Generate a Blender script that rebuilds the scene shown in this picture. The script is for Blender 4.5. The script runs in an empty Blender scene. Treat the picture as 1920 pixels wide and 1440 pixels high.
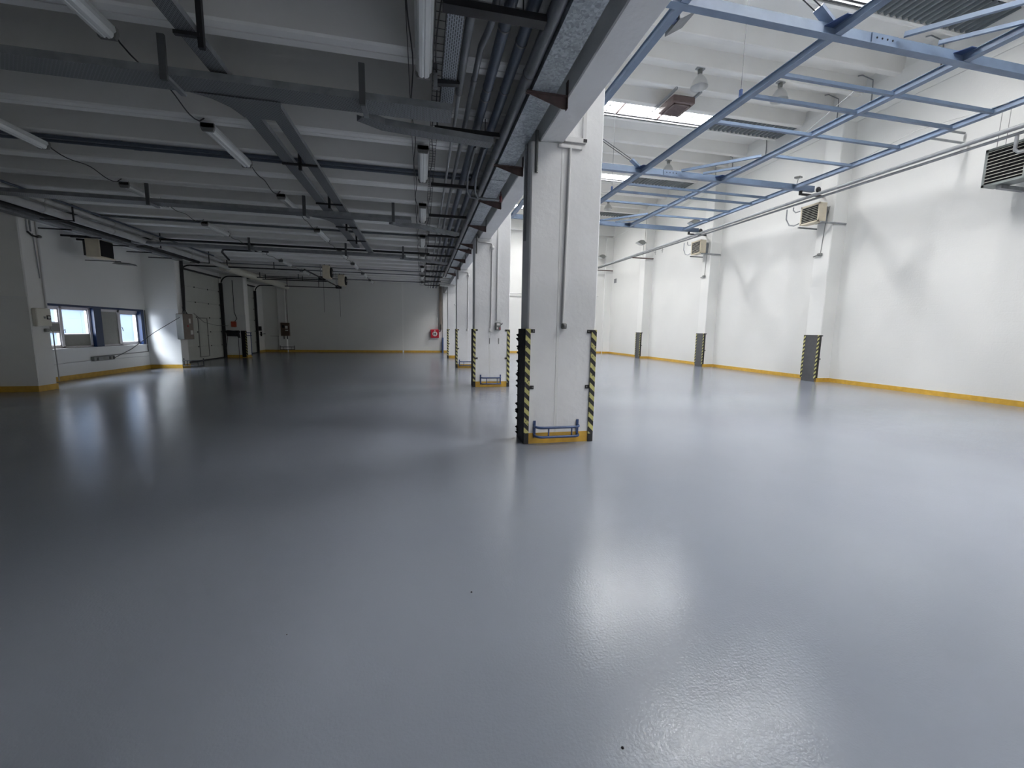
import bpy, math, random
from mathutils import Vector, Matrix
random.seed(7)
sc = bpy.context.scene
COL = sc.collection
PI = math.pi

# ------------------------------------------------------------------ materials
def srgb(c):
    return tuple(((x/255)/12.92 if x/255 <= .04045 else ((x/255+.055)/1.055)**2.4) for x in c)+(1.0,)

def new_mat(name):
    m = bpy.data.materials.new(name); m.use_nodes = True
    nt = m.node_tree
    return m, nt, nt.nodes['Principled BSDF']

def mat(name, c, rough=.5, metal=0., var=.08, vscale=3., bump=0., bscale=40., bdist=.01, coat=0., spec=.5):
    m, nt, b = new_mat(name)
    col = srgb(c)
    b.inputs['Roughness'].default_value = rough
    b.inputs['Metallic'].default_value = metal
    b.inputs['Coat Weight'].default_value = coat
    b.inputs['Specular IOR Level'].default_value = spec
    tc = nt.nodes.new('ShaderNodeTexCoord')
    n = nt.nodes.new('ShaderNodeTexNoise'); n.inputs['Scale'].default_value = vscale; n.inputs['Detail'].default_value = 5
    nt.links.new(tc.outputs['Object'], n.inputs['Vector'])
    r = nt.nodes.new('ShaderNodeValToRGB')
    r.color_ramp.elements[0].position = .3; r.color_ramp.elements[1].position = .7
    r.color_ramp.elements[0].color = tuple(x*(1-var) for x in col[:3])+(1,)
    r.color_ramp.elements[1].color = tuple(min(1, x*(1+var)) for x in col[:3])+(1,)
    nt.links.new(n.outputs['Fac'], r.inputs['Fac'])
    nt.links.new(r.outputs['Color'], b.inputs['Base Color'])
    if bump:
        n2 = nt.nodes.new('ShaderNodeTexNoise'); n2.inputs['Scale'].default_value = bscale; n2.inputs['Detail'].default_value = 3
        nt.links.new(tc.outputs['Object'], n2.inputs['Vector'])
        bm = nt.nodes.new('ShaderNodeBump'); bm.inputs['Strength'].default_value = bump; bm.inputs['Distance'].default_value = bdist
        nt.links.new(n2.outputs['Fac'], bm.inputs['Height'])
        nt.links.new(bm.outputs['Normal'], b.inputs['Normal'])
    return m

def floor_mat():
    m, nt, b = new_mat('grey_epoxy_floor')
    tc = nt.nodes.new('ShaderNodeTexCoord')
    n = nt.nodes.new('ShaderNodeTexNoise'); n.inputs['Scale'].default_value = .35; n.inputs['Detail'].default_value = 4
    nt.links.new(tc.outputs['Object'], n.inputs['Vector'])
    r = nt.nodes.new('ShaderNodeValToRGB')
    r.color_ramp.elements[0].position = .3; r.color_ramp.elements[1].position = .7
    r.color_ramp.elements[0].color = srgb((125, 131, 142)); r.color_ramp.elements[1].color = srgb((132, 138, 148))
    nt.links.new(n.outputs['Fac'], r.inputs['Fac']); nt.links.new(r.outputs['Color'], b.inputs['Base Color'])
    b.inputs['Roughness'].default_value = .17
    b.inputs['Specular IOR Level'].default_value = .42
    n2 = nt.nodes.new('ShaderNodeTexNoise'); n2.inputs['Scale'].default_value = 75; n2.inputs['Detail'].default_value = 2
    nt.links.new(tc.outputs['Object'], n2.inputs['Vector'])
    n3 = nt.nodes.new('ShaderNodeTexNoise'); n3.inputs['Scale'].default_value = 3; n3.inputs['Detail'].default_value = 3
    nt.links.new(tc.outputs['Object'], n3.inputs['Vector'])
    b1 = nt.nodes.new('ShaderNodeBump'); b1.inputs['Strength'].default_value = .5; b1.inputs['Distance'].default_value = .0022
    nt.links.new(n2.outputs['Fac'], b1.inputs['Height'])
    b2 = nt.nodes.new('ShaderNodeBump'); b2.inputs['Strength'].default_value = .35; b2.inputs['Distance'].default_value = .004
    nt.links.new(n3.outputs['Fac'], b2.inputs['Height']); nt.links.new(b1.outputs['Normal'], b2.inputs['Normal'])
    nt.links.new(b2.outputs['Normal'], b.inputs['Normal'])
    return m

def wall_mat(name, c, brick=True, bump=.25):
    """white-painted masonry: coursing shows only as a faint relief"""
    m, nt, b = new_mat(name)
    b.inputs['Roughness'].default_value = .62
    tc = nt.nodes.new('ShaderNodeTexCoord')
    n = nt.nodes.new('ShaderNodeTexNoise'); n.inputs['Scale'].default_value = .7; n.inputs['Detail'].default_value = 6
    nt.links.new(tc.outputs['Object'], n.inputs['Vector'])
    r = nt.nodes.new('ShaderNodeValToRGB'); col = srgb(c)
    r.color_ramp.elements[0].position = .3; r.color_ramp.elements[1].position = .7
    r.color_ramp.elements[0].color = tuple(x*.96 for x in col[:3])+(1,)
    r.color_ramp.elements[1].color = col
    nt.links.new(n.outputs['Fac'], r.inputs['Fac']); nt.links.new(r.outputs['Color'], b.inputs['Base Color'])
    sep = nt.nodes.new('ShaderNodeSeparateXYZ'); nt.links.new(tc.outputs['Object'], sep.inputs[0])
    add = nt.nodes.new('ShaderNodeMath'); add.operation = 'ADD'
    nt.links.new(sep.outputs['X'], add.inputs[0]); nt.links.new(sep.outputs['Y'], add.inputs[1])
    cmb = nt.nodes.new('ShaderNodeCombineXYZ'); nt.links.new(add.outputs[0], cmb.inputs['X']); nt.links.new(sep.outputs['Z'], cmb.inputs['Y'])
    n2 = nt.nodes.new('ShaderNodeTexNoise'); n2.inputs['Scale'].default_value = 25; n2.inputs['Detail'].default_value = 4
    nt.links.new(tc.outputs['Object'], n2.inputs['Vector'])
    bb = nt.nodes.new('ShaderNodeBump'); bb.inputs['Strength'].default_value = bump; bb.inputs['Distance'].default_value = .01
    nt.links.new(n2.outputs['Fac'], bb.inputs['Height'])
    last = bb
    if brick:
        br = nt.nodes.new('ShaderNodeTexBrick')
        br.inputs['Scale'].default_value = 1; br.inputs['Brick Width'].default_value = .5; br.inputs['Row Height'].default_value = .25
        br.inputs['Mortar Size'].default_value = .012; br.inputs['Mortar Smooth'].default_value = 1
        nt.links.new(cmb.outputs[0], br.inputs['Vector'])
        b2 = nt.nodes.new('ShaderNodeBump'); b2.invert = True; b2.inputs['Strength'].default_value = .12; b2.inputs['Distance'].default_value = .006
        nt.links.new(br.outputs['Fac'], b2.inputs['Height']); nt.links.new(bb.outputs['Normal'], b2.inputs['Normal'])
        last = b2
    nt.links.new(last.outputs['Normal'], b.inputs['Normal'])
    return m

def stripe_mat():
    m, nt, b = new_mat('hazard_stripes')
    b.inputs['Roughness'].default_value = .5
    tc = nt.nodes.new('ShaderNodeTexCoord'); sep = nt.nodes.new('ShaderNodeSeparateXYZ')
    nt.links.new(tc.outputs['Object'], sep.inputs[0])
    def math_(op, a, c):
        n = nt.nodes.new('ShaderNodeMath'); n.operation = op
        for i, v in enumerate((a, c)):
            if v is None: continue
            if isinstance(v, (int, float)): n.inputs[i].default_value = v
            else: nt.links.new(v, n.inputs[i])
        return n.outputs[0]
    s = math_('ADD', sep.outputs['X'], sep.outputs['Y'])
    s = math_('ADD', s, sep.outputs['Z'])
    s = math_('DIVIDE', s, .145); s = math_('FRACT', s, None); s = math_('LESS_THAN', s, .5)
    n = nt.nodes.new('ShaderNodeTexNoise'); n.inputs['Scale'].default_value = 30; n.inputs['Detail'].default_value = 4
    nt.links.new(tc.outputs['Object'], n.inputs['Vector'])
    w = math_('GREATER_THAN', n.outputs['Fac'], .37); s = math_('MULTIPLY', s, w)
    mx = nt.nodes.new('ShaderNodeMix'); mx.data_type = 'RGBA'
    mx.inputs['A'].default_value = srgb((38, 37, 38)); mx.inputs['B'].default_value = srgb((190, 184, 118))
    nt.links.new(s, mx.inputs['Factor']); nt.links.new(mx.outputs['Result'], b.inputs['Base Color'])
    return m

def perforated_mat(name, c, dark, sx=.05, sy=.02, metal=.4):
    m, nt, b = new_mat(name)
    b.inputs['Roughness'].default_value = .5; b.inputs['Metallic'].default_value = metal
    tc = nt.nodes.new('ShaderNodeTexCoord'); sep = nt.nodes.new('ShaderNodeSeparateXYZ'); cmb = nt.nodes.new('ShaderNodeCombineXYZ')
    nt.links.new(tc.outputs['Object'], sep.inputs[0])
    nt.links.new(sep.outputs['Y'], cmb.inputs['X']); nt.links.new(sep.outputs['X'], cmb.inputs['Y'])
    br = nt.nodes.new('ShaderNodeTexBrick'); br.inputs['Scale'].default_value = 1
    br.inputs['Brick Width'].default_value = sx; br.inputs['Row Height'].default_value = sy
    br.inputs['Mortar Size'].default_value = sy*.33; br.inputs['Mortar Smooth'].default_value = 0
    br.inputs['Color1'].default_value = srgb(dark); br.inputs['Color2'].default_value = srgb(dark); br.inputs['Mortar'].default_value = srgb(c)
    nt.links.new(cmb.outputs[0], br.inputs['Vector']); nt.links.new(br.outputs['Color'], b.inputs['Base Color'])
    return m

def galv_mat(name, c, c2):
    m, nt, b = new_mat(name)
    b.inputs['Roughness'].default_value = .42; b.inputs['Metallic'].default_value = .25
    tc = nt.nodes.new('ShaderNodeTexCoord')
    v = nt.nodes.new('ShaderNodeTexVoronoi'); v.inputs['Scale'].default_value = 45
    nt.links.new(tc.outputs['Object'], v.inputs['Vector'])
    n = nt.nodes.new('ShaderNodeTexNoise'); n.inputs['Scale'].default_value = 4; n.inputs['Detail'].default_value = 6
    nt.links.new(tc.outputs['Object'], n.inputs['Vector'])
    a = nt.nodes.new('ShaderNodeMix'); a.data_type = 'FLOAT'; a.inputs['Factor'].default_value = .55
    sp = nt.nodes.new('ShaderNodeSeparateColor'); nt.links.new(v.outputs['Color'], sp.inputs[0])
    nt.links.new(sp.outputs[0], a.inputs['A']); nt.links.new(n.outputs['Fac'], a.inputs['B'])
    r = nt.nodes.new('ShaderNodeValToRGB')
    r.color_ramp.elements[0].position = .25; r.color_ramp.elements[1].position = .75
    r.color_ramp.elements[0].color = srgb(c); r.color_ramp.elements[1].color = srgb(c2)
    nt.links.new(a.outputs['Result'], r.inputs['Fac']); nt.links.new(r.outputs['Color'], b.inputs['Base Color'])
    return m

def glass_mat(name, tint, mixf=.25, rough=.05):
    m = bpy.data.materials.new(name); m.use_nodes = True; nt = m.node_tree
    for n in list(nt.nodes): nt.nodes.remove(n)
    out = nt.nodes.new('ShaderNodeOutputMaterial')
    tr = nt.nodes.new('ShaderNodeBsdfTransparent'); tr.inputs['Color'].default_value = tint
    tl = nt.nodes.new('ShaderNodeBsdfTranslucent'); tl.inputs['Color'].default_value = (.85, .87, .9, 1)
    gl = nt.nodes.new('ShaderNodeBsdfGlossy'); gl.inputs['Roughness'].default_value = rough; gl.inputs['Color'].default_value = (1, 1, 1, 1)
    m1 = nt.nodes.new('ShaderNodeMixShader'); m1.inputs[0].default_value = mixf
    nt.links.new(tr.outputs[0], m1.inputs[1]); nt.links.new(tl.outputs[0], m1.inputs[2])
    m2 = nt.nodes.new('ShaderNodeMixShader'); m2.inputs[0].default_value = .06
    nt.links.new(m1.outputs[0], m2.inputs[1]); nt.links.new(gl.outputs[0], m2.inputs[2])
    nt.links.new(m2.outputs[0], out.inputs['Surface'])
    return m

M = dict(
 floor=floor_mat(),
 wall=wall_mat('white_painted_blockwork', (227, 227, 224)),
 plaster=wall_mat('white_painted_plaster', (233, 233, 230), brick=False, bump=.15),
 concrete=mat('white_painted_concrete', (232, 232, 232), .6, var=.04, vscale=2, bump=.35, bscale=14, bdist=.012),
 ceil_low=mat('white_painted_slab', (226, 225, 222), .7, var=.03, vscale=1.2, bump=.15, bscale=20),
 gloss=mat('white_gloss_paint', (232, 233, 232), .22, var=.02, vscale=2, bump=.1, bscale=3),
 ribface=mat('white_rib_faces', (240, 240, 237), .6, var=.02, vscale=1.5),
 ceil_high=mat('white_painted_roof_slab', (238, 236, 231), .7, var=.03, vscale=1.2, bump=.15, bscale=20),
 yellow=mat('yellow_skirting_paint', (197, 156, 60), .5, var=.12, vscale=8),
 stripes=stripe_mat(),
 black=mat('black_steel', (34, 34, 36), .5, var=.2, vscale=10),
 rubber=mat('torn_black_rubber', (26, 26, 28), .75, var=.3, vscale=15, bump=.6, bscale=20),
 darkplate=mat('dark_grey_plate', (72, 73, 76), .45, var=.1, vscale=6),
 blue=mat('light_blue_steel_paint', (101, 118, 142), .45, var=.1, vscale=5, bump=.1, bscale=60),
 dblue=mat('dark_blue_paint', (54, 74, 116), .4, var=.12, vscale=20),
 navy=mat('navy_blue_panel', (16, 42, 82), .35, var=.12, vscale=8),
 pipe=mat('grey_painted_pipe', (150, 153, 156), .4, var=.12, vscale=6),
 dpipe=mat('dark_grey_pipe', (100, 104, 109), .38, metal=.05, var=.2, vscale=5),
 bpipe=mat('blue_grey_pipe', (76, 85, 99), .4, metal=.05, var=.15, vscale=6),
 hanger=mat('blackened_hanger_steel', (30, 30, 33), .5, var=.2, vscale=8),
 lagging=mat('pale_grey_pipe_lagging', (186, 187, 186), .55, var=.08, vscale=5),
 dpost=mat('dark_slotted_post', (84, 86, 88), .5, var=.1),
 rust=mat('brown_rusty_steel', (78, 62, 60), .6, var=.3, vscale=12),
 galv=galv_mat('galvanised_sheet', (120, 128, 134), (176, 184, 190)),
 tray=perforated_mat('perforated_tray_steel', (150, 156, 162), (40, 42, 46), metal=.1),
 tray2=perforated_mat('dull_perforated_tray_steel', (124, 127, 130), (62, 64, 67), sx=.04, sy=.016, metal=.1),
 traywall=mat('tray_side_steel', (132, 135, 138), .5, metal=.1, var=.2, vscale=8),
 wire=mat('dark_wire', (40, 40, 42), .5, var=.1),
 steelwire=mat('bright_wire', (120, 120, 122), .4, metal=.6, var=.1),
 lampbody=mat('pale_grey_lamp_housing', (196, 198, 196), .4, var=.05),
 diffuser=mat('milky_lamp_cover', (232, 234, 232), .25, var=.03),
 lampend=mat('grey_lamp_end_cap', (120, 120, 118), .5, var=.1),
 pvc=mat('white_conduit', (214, 213, 212), .4, var=.03),
 beige=mat('beige_heater_enamel', (206, 196, 174), .45, var=.06, vscale=8),
 greenish=mat('grey_green_heater_enamel', (128, 134, 132), .45, var=.08, vscale=8),
 louvre=mat('pale_louvre_blade', (190, 188, 180), .4, var=.06),
 dark=mat('dark_void', (16, 15, 22), .8, var=.1),
 greybox=mat('grey_brown_cabinet', (118, 108, 100), .5, var=.1, vscale=5),
 brownbox=mat('dark_brown_cabinet', (84, 66, 54), .5, var=.15, vscale=5),
 cream=mat('cream_panel_box', (222, 219, 206), .4, var=.04),
 white=mat('white_plastic', (230, 230, 228), .4, var=.03),
 red=mat('red_enamel', (176, 24, 44), .35, var=.06),
 orange=mat('orange_red_box', (170, 66, 40), .5, var=.1),
 door=mat('pale_door_panel', (190, 192, 186), .45, var=.04),
 seam=mat('seam_grey', (120, 121, 118), .6, var=.05),
 frame=mat('white_window_frame', (226, 222, 224), .35, var=.03),
 greypanel=mat('grey_frosted_panel', (150, 149, 142), .5, var=.06, vscale=14),
 alu=mat('cast_aluminium', (126, 128, 126), .4, metal=.5, var=.1),
 reflector=mat('lamp_reflector', (205, 205, 203), .28, metal=.6, var=.06),
 rollcable=mat('white_cable', (175, 175, 172), .5, var=.05),
 brown=mat('brown_luminaire_body', (110, 94, 90), .5, var=.1),
 corr=mat('corrugated_zinc', (108, 114, 117), .4, metal=.2, var=.12, vscale=3),
 glass=glass_mat('window_glass', (.97, .98, 1, 1), .03),
 skyglass=glass_mat('rooflight_glazing', (1, 1, 1, 1), .45, .3),
 facade=mat('pale_blue_facade', (178, 204, 240), .6, var=.04, vscale=.6),
 asphalt=mat('asphalt_yard', (120, 122, 126), .9, var=.1, vscale=2),
 sticker=mat('white_paper_sticker', (215, 213, 208), .6, var=.03),
 tip=mat('dark_red_valve', (96, 40, 44), .5, var=.1),
)

# ------------------------------------------------------------------ mesh builder
class MB:
    def __init__(s): s.v = []; s.f = []; s.sm = []
    def add(s, vs, fs, smooth=False):
        b = len(s.v); s.v += [tuple(v) for v in vs]
        s.f += [tuple(b+i for i in f) for f in fs]; s.sm += [smooth]*len(fs); return s
    def box(s, x0, x1, y0, y1, z0, z1):
        return s.add([(x, y, z) for x in (x0, x1) for y in (y0, y1) for z in (z0, z1)],
                     [(0, 1, 3, 2), (4, 6, 7, 5), (0, 4, 5, 1), (2, 3, 7, 6), (0, 2, 6, 4), (1, 5, 7, 3)])
    def cbox(s, x0, x1, y0, y1, z0, z1, c=.01):
        """box with chamfered vertical edges and top"""
        c = min(c, (x1-x0)/3, (y1-y0)/3, (z1-z0)/3)
        ring = lambda z, e: [(x0+c+e, y0+e, z), (x1-c-e, y0+e, z), (x1-e, y0+c+e, z), (x1-e, y1-c-e, z), (x1-c-e, y1-e, z), (x0+c+e, y1-e, z), (x0+e, y1-c-e, z), (x0+e, y0+c+e, z)]
        vs = ring(z0, c)+ring(z0+c, 0)+ring(z1-c, 0)+ring(z1, c); fs = []
        for k in range(3):
            for i in range(8):
                j = (i+1) % 8; fs.append((k*8+i, k*8+j, k*8+8+j, k*8+8+i))
        fs.append(tuple(range(7, -1, -1))); fs.append(tuple(range(24, 32)))
        return s.add(vs, fs)
    def bar(s, p, q, w, h, up=(0, 0, 1)):
        p = Vector(p); q = Vector(q); d = (q-p).normalized(); u = Vector(up)
        if abs(d.dot(u)) > .98: u = Vector((0, 1, 0))
        r = d.cross(u).normalized(); u = r.cross(d).normalized()
        vs = [a+r*w/2*i+u*h/2*j for a in (p, q) for (i, j) in ((-1, -1), (1, -1), (1, 1), (-1, 1))]
        return s.add(vs, [(3, 2, 1, 0), (4, 5, 6, 7), (0, 1, 5, 4), (1, 2, 6, 5), (2, 3, 7, 6), (3, 0, 4, 7)])
    def tube(s, pts, r, n=10, cap=True):
        pts = [Vector(p) for p in pts]; rings = []; m = len(pts); prev = None
        for i, p in enumerate(pts):
            t = (pts[min(i+1, m-1)]-pts[max(i-1, 0)]).normalized()
            if prev is None:
                a = Vector((0, 0, 1)) if abs(t.z) < .9 else Vector((1, 0, 0))
                u = t.cross(a).normalized()
            else: u = (prev-t*prev.dot(t)).normalized()
            prev = u; w = t.cross(u)
            rr = r[i] if isinstance(r, (list, tuple)) else r
            rings.append([p+(u*math.cos(2*PI*k/n)+w*math.sin(2*PI*k/n))*rr for k in range(n)])
        vs = [v for g in rings for v in g]
        fs = [(i*n+k, i*n+(k+1) % n, (i+1)*n+(k+1) % n, (i+1)*n+k) for i in range(m-1) for k in range(n)]
        s.add(vs, fs, True)
        if cap:
            s.add(rings[0], [tuple(range(n-1, -1, -1))]); s.add(rings[-1], [tuple(range(n))])
        return s
    def prism(s, poly, axis, a, b):
        """poly in the two other axes (cyclic order kept x,y,z minus axis)"""
        def P(u, v, t):
            return {'x': (t, u, v), 'y': (u, t, v), 'z': (u, v, t)}[axis]
        n = len(poly)
        vs = [P(u, v, a) for u, v in poly]+[P(u, v, b) for u, v in poly]
        fs = [tuple(range(n-1, -1, -1)), tuple(range(n, 2*n))]+[(i, (i+1) % n, n+(i+1) % n, n+i) for i in range(n)]
        return s.add(vs, fs)
    def lathe(s, prof, c, n=20, axis='z', smooth=True):
        c = Vector(c); vs = []
        for r, t in prof:
            for k in range(n):
                a = 2*PI*k/n
                d = {'z': (r*math.cos(a), r*math.sin(a), t), 'x': (t, r*math.cos(a), r*math.sin(a)), 'y': (r*math.cos(a), t, r*math.sin(a))}[axis]
                vs.append(c+Vector(d))
        fs = [(i*n+k, i*n+(k+1) % n, (i+1)*n+(k+1) % n, (i+1)*n+k) for i in range(len(prof)-1) for k in range(n)]
        return s.add(vs, fs, smooth)
    def build(s, name, m, parent=None, origin=None, fix=True):
        me = bpy.data.meshes.new(name)
        if parent is not None: o0 = WORLD[parent.name]
        else: o0 = Vector(origin) if origin is not None else Vector((0, 0, 0))
        me.from_pydata([Vector(v)-o0 for v in s.v], [], s.f)
        me.polygons.foreach_set('use_smooth', s.sm)
        me.update()
        if fix:
            import bmesh
            bm = bmesh.new(); bm.from_mesh(me); bmesh.ops.recalc_face_normals(bm, faces=bm.faces); bm.to_mesh(me); bm.free()
        me.materials.append(M[m] if isinstance(m, str) else m)
        o = bpy.data.objects.new(name, me); COL.objects.link(o)
        if parent is not None: o.parent = parent; WORLD[o.name] = o0
        else: o.location = o0; WORLD[o.name] = o0
        return o
WORLD = {}
ordinals = ['first', 'second', 'third', 'fourth', 'fifth', 'sixth', 'seventh', 'eighth', 'ninth', 'tenth', 'eleventh', 'twelfth', 'thirteenth']

def tag(o, label=None, cat=None, group=None, kind=None):
    if label: o['label'] = label
    if cat: o['category'] = cat
    if group: o['group'] = group
    if kind: o['kind'] = kind
    return o
def thing(name, label, cat, loc=(0, 0, 0), group=None, kind=None):
    o = bpy.data.objects.new(name, None); COL.objects.link(o); o.location = loc; o.empty_display_size = .1
    WORLD[o.name] = Vector(loc)
    return tag(o, label, cat, group, kind)
def single(name, mb, m, label, cat, origin=(0, 0, 0), group=None, kind=None):
    return tag(mb.build(name, m, None, origin), label, cat, group, kind)
def copy_tree(o, parent=None):
    c = o.copy(); COL.objects.link(c); c.parent = parent
    for ch in [x for x in bpy.data.objects if x.parent == o]: copy_tree(ch, c)
    return c
def dup(o, dx, label, group=None):
    c = copy_tree(o); c.location = Vector(o.location)+Vector(dx); c['label'] = label
    if group: c['group'] = group
    return c

# ------------------------------------------------------------------ dimensions (metres)
XL, XR = -9.86, 13.94          # left wall, right wall
YB, YF = 29.4, -7.0            # back wall, wall behind the camera
ZL, ZRIB = 4.86, 4.335         # low hall soffit and rib bottoms
ZH, ZHR = 9.75, 9.30           # high hall soffit and rib bottoms
COLY = [5.58, 11.58, 17.58, 23.58, 29.30]
PILY = [-0.3, 5.69, 11.69, 17.67, 23.65]

def ztop(y, r=.03):
    """underside of the low hall ceiling above depth y"""
    k = round((y+.125-4.82))
    y1 = 4.82+k
    return (ZRIB if (y1-.25-r-.05 <= y <= y1+r+.05 and y1 < 26.3) else ZL)-.003
# ------------------------------------------------------------------ setting
tag(MB().box(XL-.5, XR+.5, YF-.5, YB+.5, -.3, 0).build('floor', 'floor'), kind='structure')

# left wall with a window recess (two windows) and two dock doors
WY0, WY1, WZ0, WZ1 = 13.45, 17.66, .90, 2.14
DZ = 3.95
D1 = (20.05, 23.72); D2 = (24.45, 28.1)
w = MB()
t = .35
w.box(XL-t, XL, YF, WY0, 0, 5.2); w.box(XL-t, XL, WY0, WY1, 0, WZ0); w.box(XL-t, XL, WY0, WY1, WZ1, 5.2)
w.box(XL-t, XL, WY1, D1[0], 0, 5.2); w.box(XL-t, XL, D1[0], D1[1], DZ, 5.2); w.box(XL-t, XL, D1[1], D2[0], 0, 5.2)
w.box(XL-t, XL, D2[0], D2[1], DZ, 5.2); w.box(XL-t, XL, D2[1], YB, 0, 5.2)
tag(w.build('wall_left', 'plaster'), kind='structure')
tag(MB().box(XR, XR+.35, YF, YB, 0, 10.1).build('wall_right', 'wall'), kind='structure')
tag(MB().box(XL-.35, XR+.35, YB, YB+.35, 0, 10.1).build('wall_back', 'wall'), kind='structure')
tag(MB().box(XL-.35, XR+.35, YF-.35, YF, 0, 10.1).build('wall_front', 'wall'), kind='structure')
# wall over the column line, between the low and the high hall
tag(MB().box(1.56, 1.9, YF, YB, ZL, 10.1).build('wall_middle', 'plaster'), kind='structure')

# low hall ceiling: ribbed slab
c = MB(); rf = MB(); c.box(XL, 1.56, YF, YB, ZL, ZL+.2)
k = -11
while 4.82+k < 26.3:
    y1 = 4.82+k; y0 = y1-.25; ym = (y0+y1)/2
    single_leg = (k % 5 == 4)
    c.prism([(y0-.03, ZL), (y0, ZRIB+.02), (y1, ZRIB+.02), (y1+.03, ZL)], 'x', XL, 1.55)
    if single_leg: rf.prism([(y0, ZRIB+.0195), (y0+.02, ZRIB), (y1-.02, ZRIB), (y1, ZRIB+.0195)], 'x', XL+.001, 1.55)
    else:
        rf.prism([(y0, ZRIB+.0195), (y0+.02, ZRIB), (ym-.009, ZRIB), (ym-.009, ZRIB+.0195)], 'x', XL+.001, 1.55)
        rf.prism([(ym+.009, ZRIB+.0195), (ym+.009, ZRIB), (y1-.02, ZRIB), (y1, ZRIB+.0195)], 'x', XL+.001, 1.55)
    k += 1
WORLD['ceiling'] = Vector((0, 0, 0)); co_ = tag(c.build('ceiling', 'ceil_low'), kind='structure'); rf.build('rib_faces', 'ribface', co_)
# concrete edge beam along the left wall
tag(MB().box(XL, -9.32, YF, YB, 4.2, ZL).build('trim_1', 'plaster'), kind='structure')

# high hall roof
SKX0, SKX1 = 4.9, 10.6        # glazed stretch of each rooflight
c = MB(); XH0 = 1.9
sk = [2.0+6*i for i in range(-1, 5)]    # near edge of each rooflight opening -4,2,8,14,20,26
prev = YF
for y in sk:
    c.box(XH0, XR, prev, y, ZH, ZH+.2)
    c.box(XH0, SKX0, y-.01, y+1.01, ZH, ZH+.2); c.box(SKX1, XR, y-.01, y+1.01, ZH, ZH+.2)
    prev = y+1.0
c.box(XH0, XR, prev, YB, ZH, ZH+.2)
for y in sk:
    c.prism([(y+.9, ZH), (y+.94, ZHR+.03), (y+.99, ZHR), (y+1.05, ZHR+.02), (y+1.12, ZH)], 'x', XH0, XR)
    for dy in (2.7, 3.8, 4.85, 5.95):
        y1 = y+dy; y0 = y1-.2
        if y1 < YB: c.prism([(y0-.05, ZH), (y0, ZHR+.02), (y0+.02, ZHR), (y1-.02, ZHR), (y1, ZHR+.02), (y1+.05, ZH)], 'x', XH0, XR)
tag(c.build('ceiling_high', 'ceil_high'), kind='structure')
tag(MB().box(XR-.04, XR, YF, YB, 8.52, ZHR+.1).build('trim_2', 'plaster'), kind='structure')

# rooflights: steel curb, glazing bars and panes
for i, y in enumerate(sk):
    t = thing('window_%d' % (i+3), None, None, (7, y+.5, 10.0), kind='structure')
    b = MB()
    b.box(SKX0, SKX1, y, y+.05, ZHR+.06, 9.74); b.box(SKX0, SKX1, y+.88, y+.93, 9.5, 9.74)
    MB().box(SKX0, SKX1, y+.84, y+.9, ZHR+.035, 9.5).box(SKX0, SKX1, y+.8, y+.84, ZHR+.1, ZHR+.13).build('dark_edge_angle', 'darkplate', t)
    b.box(SKX0-.05, SKX0, y, y+.93, ZHR+.06, 9.74); b.box(SKX1, SKX1+.05, y, y+.93, ZHR+.06, 9.74)
    b.build('curb', 'traywall', t)
    g = MB(); n = 7; dx = (SKX1-SKX0)/n
    for j in range(n+1):
        xx = SKX0+j*dx; g.bar((xx, y, 9.47), (xx, y+.5, 9.5), .04, .05); g.bar((xx, y+.5, 9.5), (xx, y+.9, 9.47), .04, .05)
    g.bar((SKX0, y+.5, 9.5), (SKX1, y+.5, 9.5), .04, .05)
    g.build('glazing_bars', 'alu', t)
    g = MB()
    for j in (1, 3, 5):
        xx = SKX0+j*dx
        g.tube([(xx, y+.05, 9.45), (xx+dx, y+.88, 9.45)], .012, 6)
    g.tube([(SKX0+2*dx+.4, y+.02, 9.42), (SKX0+2*dx+.4, y+.9, 9.42)], .03, 8); g.tube([(SKX0+4*dx+.4, y+.02, 9.42), (SKX0+4*dx+.4, y+.9, 9.42)], .03, 8)
    g.build('brace', 'rust', t)
    g = MB()
    g.add([(SKX0, y, 9.51), (SKX1, y, 9.51), (SKX1, y+.5, 9.55), (SKX0, y+.5, 9.55)], [(0, 1, 2, 3)])
    g.add([(SKX0, y+.5, 9.55), (SKX1, y+.5, 9.55), (SKX1, y+1, 9.51), (SKX0, y+1, 9.51)], [(0, 1, 2, 3)])
    g.build('pane', 'skyglass', t)
# corrugated sheets closing the right end of each opening
pos = ['over the nearest end of the hall, behind the viewer', 'overhead', 'at top right, nearest and largest',
       'above the middle of the blue steel grid', 'beyond the second blue cross beam', 'farthest down the hall']
for i, y in enumerate(sk):
    if y < 5: continue
    g = MB(); n = 0; x = SKX1+.06; vs = []; p = .19; amp = .03
    prof = []
    while x < XR-.02:
        for dxx, z in ((0, 0), (.05, 0), (.085, 1), (.15, 1)):
            if x+dxx < XR-.05: prof.append((x+dxx, ZHR+.03+amp*z*2.6))
        x += p
    top = [(a, bz+.006) for a, bz in reversed(prof)]
    m_ = len(prof)
    vs = [(a, y-.0, bz) for a, bz in prof]+[(a, y+.92, bz) for a, bz in prof]+[(a, y-.0, bz+.006) for a, bz in prof]+[(a, y+.92, bz+.006) for a, bz in prof]
    fs = [(j, j+1, m_+j+1, m_+j) for j in range(m_-1)]+[(2*m_+j, 3*m_+j, 3*m_+j+1, 2*m_+j+1) for j in range(m_-1)]
    fs += [(j, 2*m_+j, 2*m_+j+1, j+1) for j in range(m_-1)]+[(m_+j, m_+j+1, 3*m_+j+1, 3*m_+j) for j in range(m_-1)]
    g.add(vs, fs)
    single('corrugated_sheet', g, 'corr', 'grey corrugated metal sheet at the rooflight end, '+pos[i], 'roof sheet', (12.5, y, ZH), 'corrugated sheets in the high roof')

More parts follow.
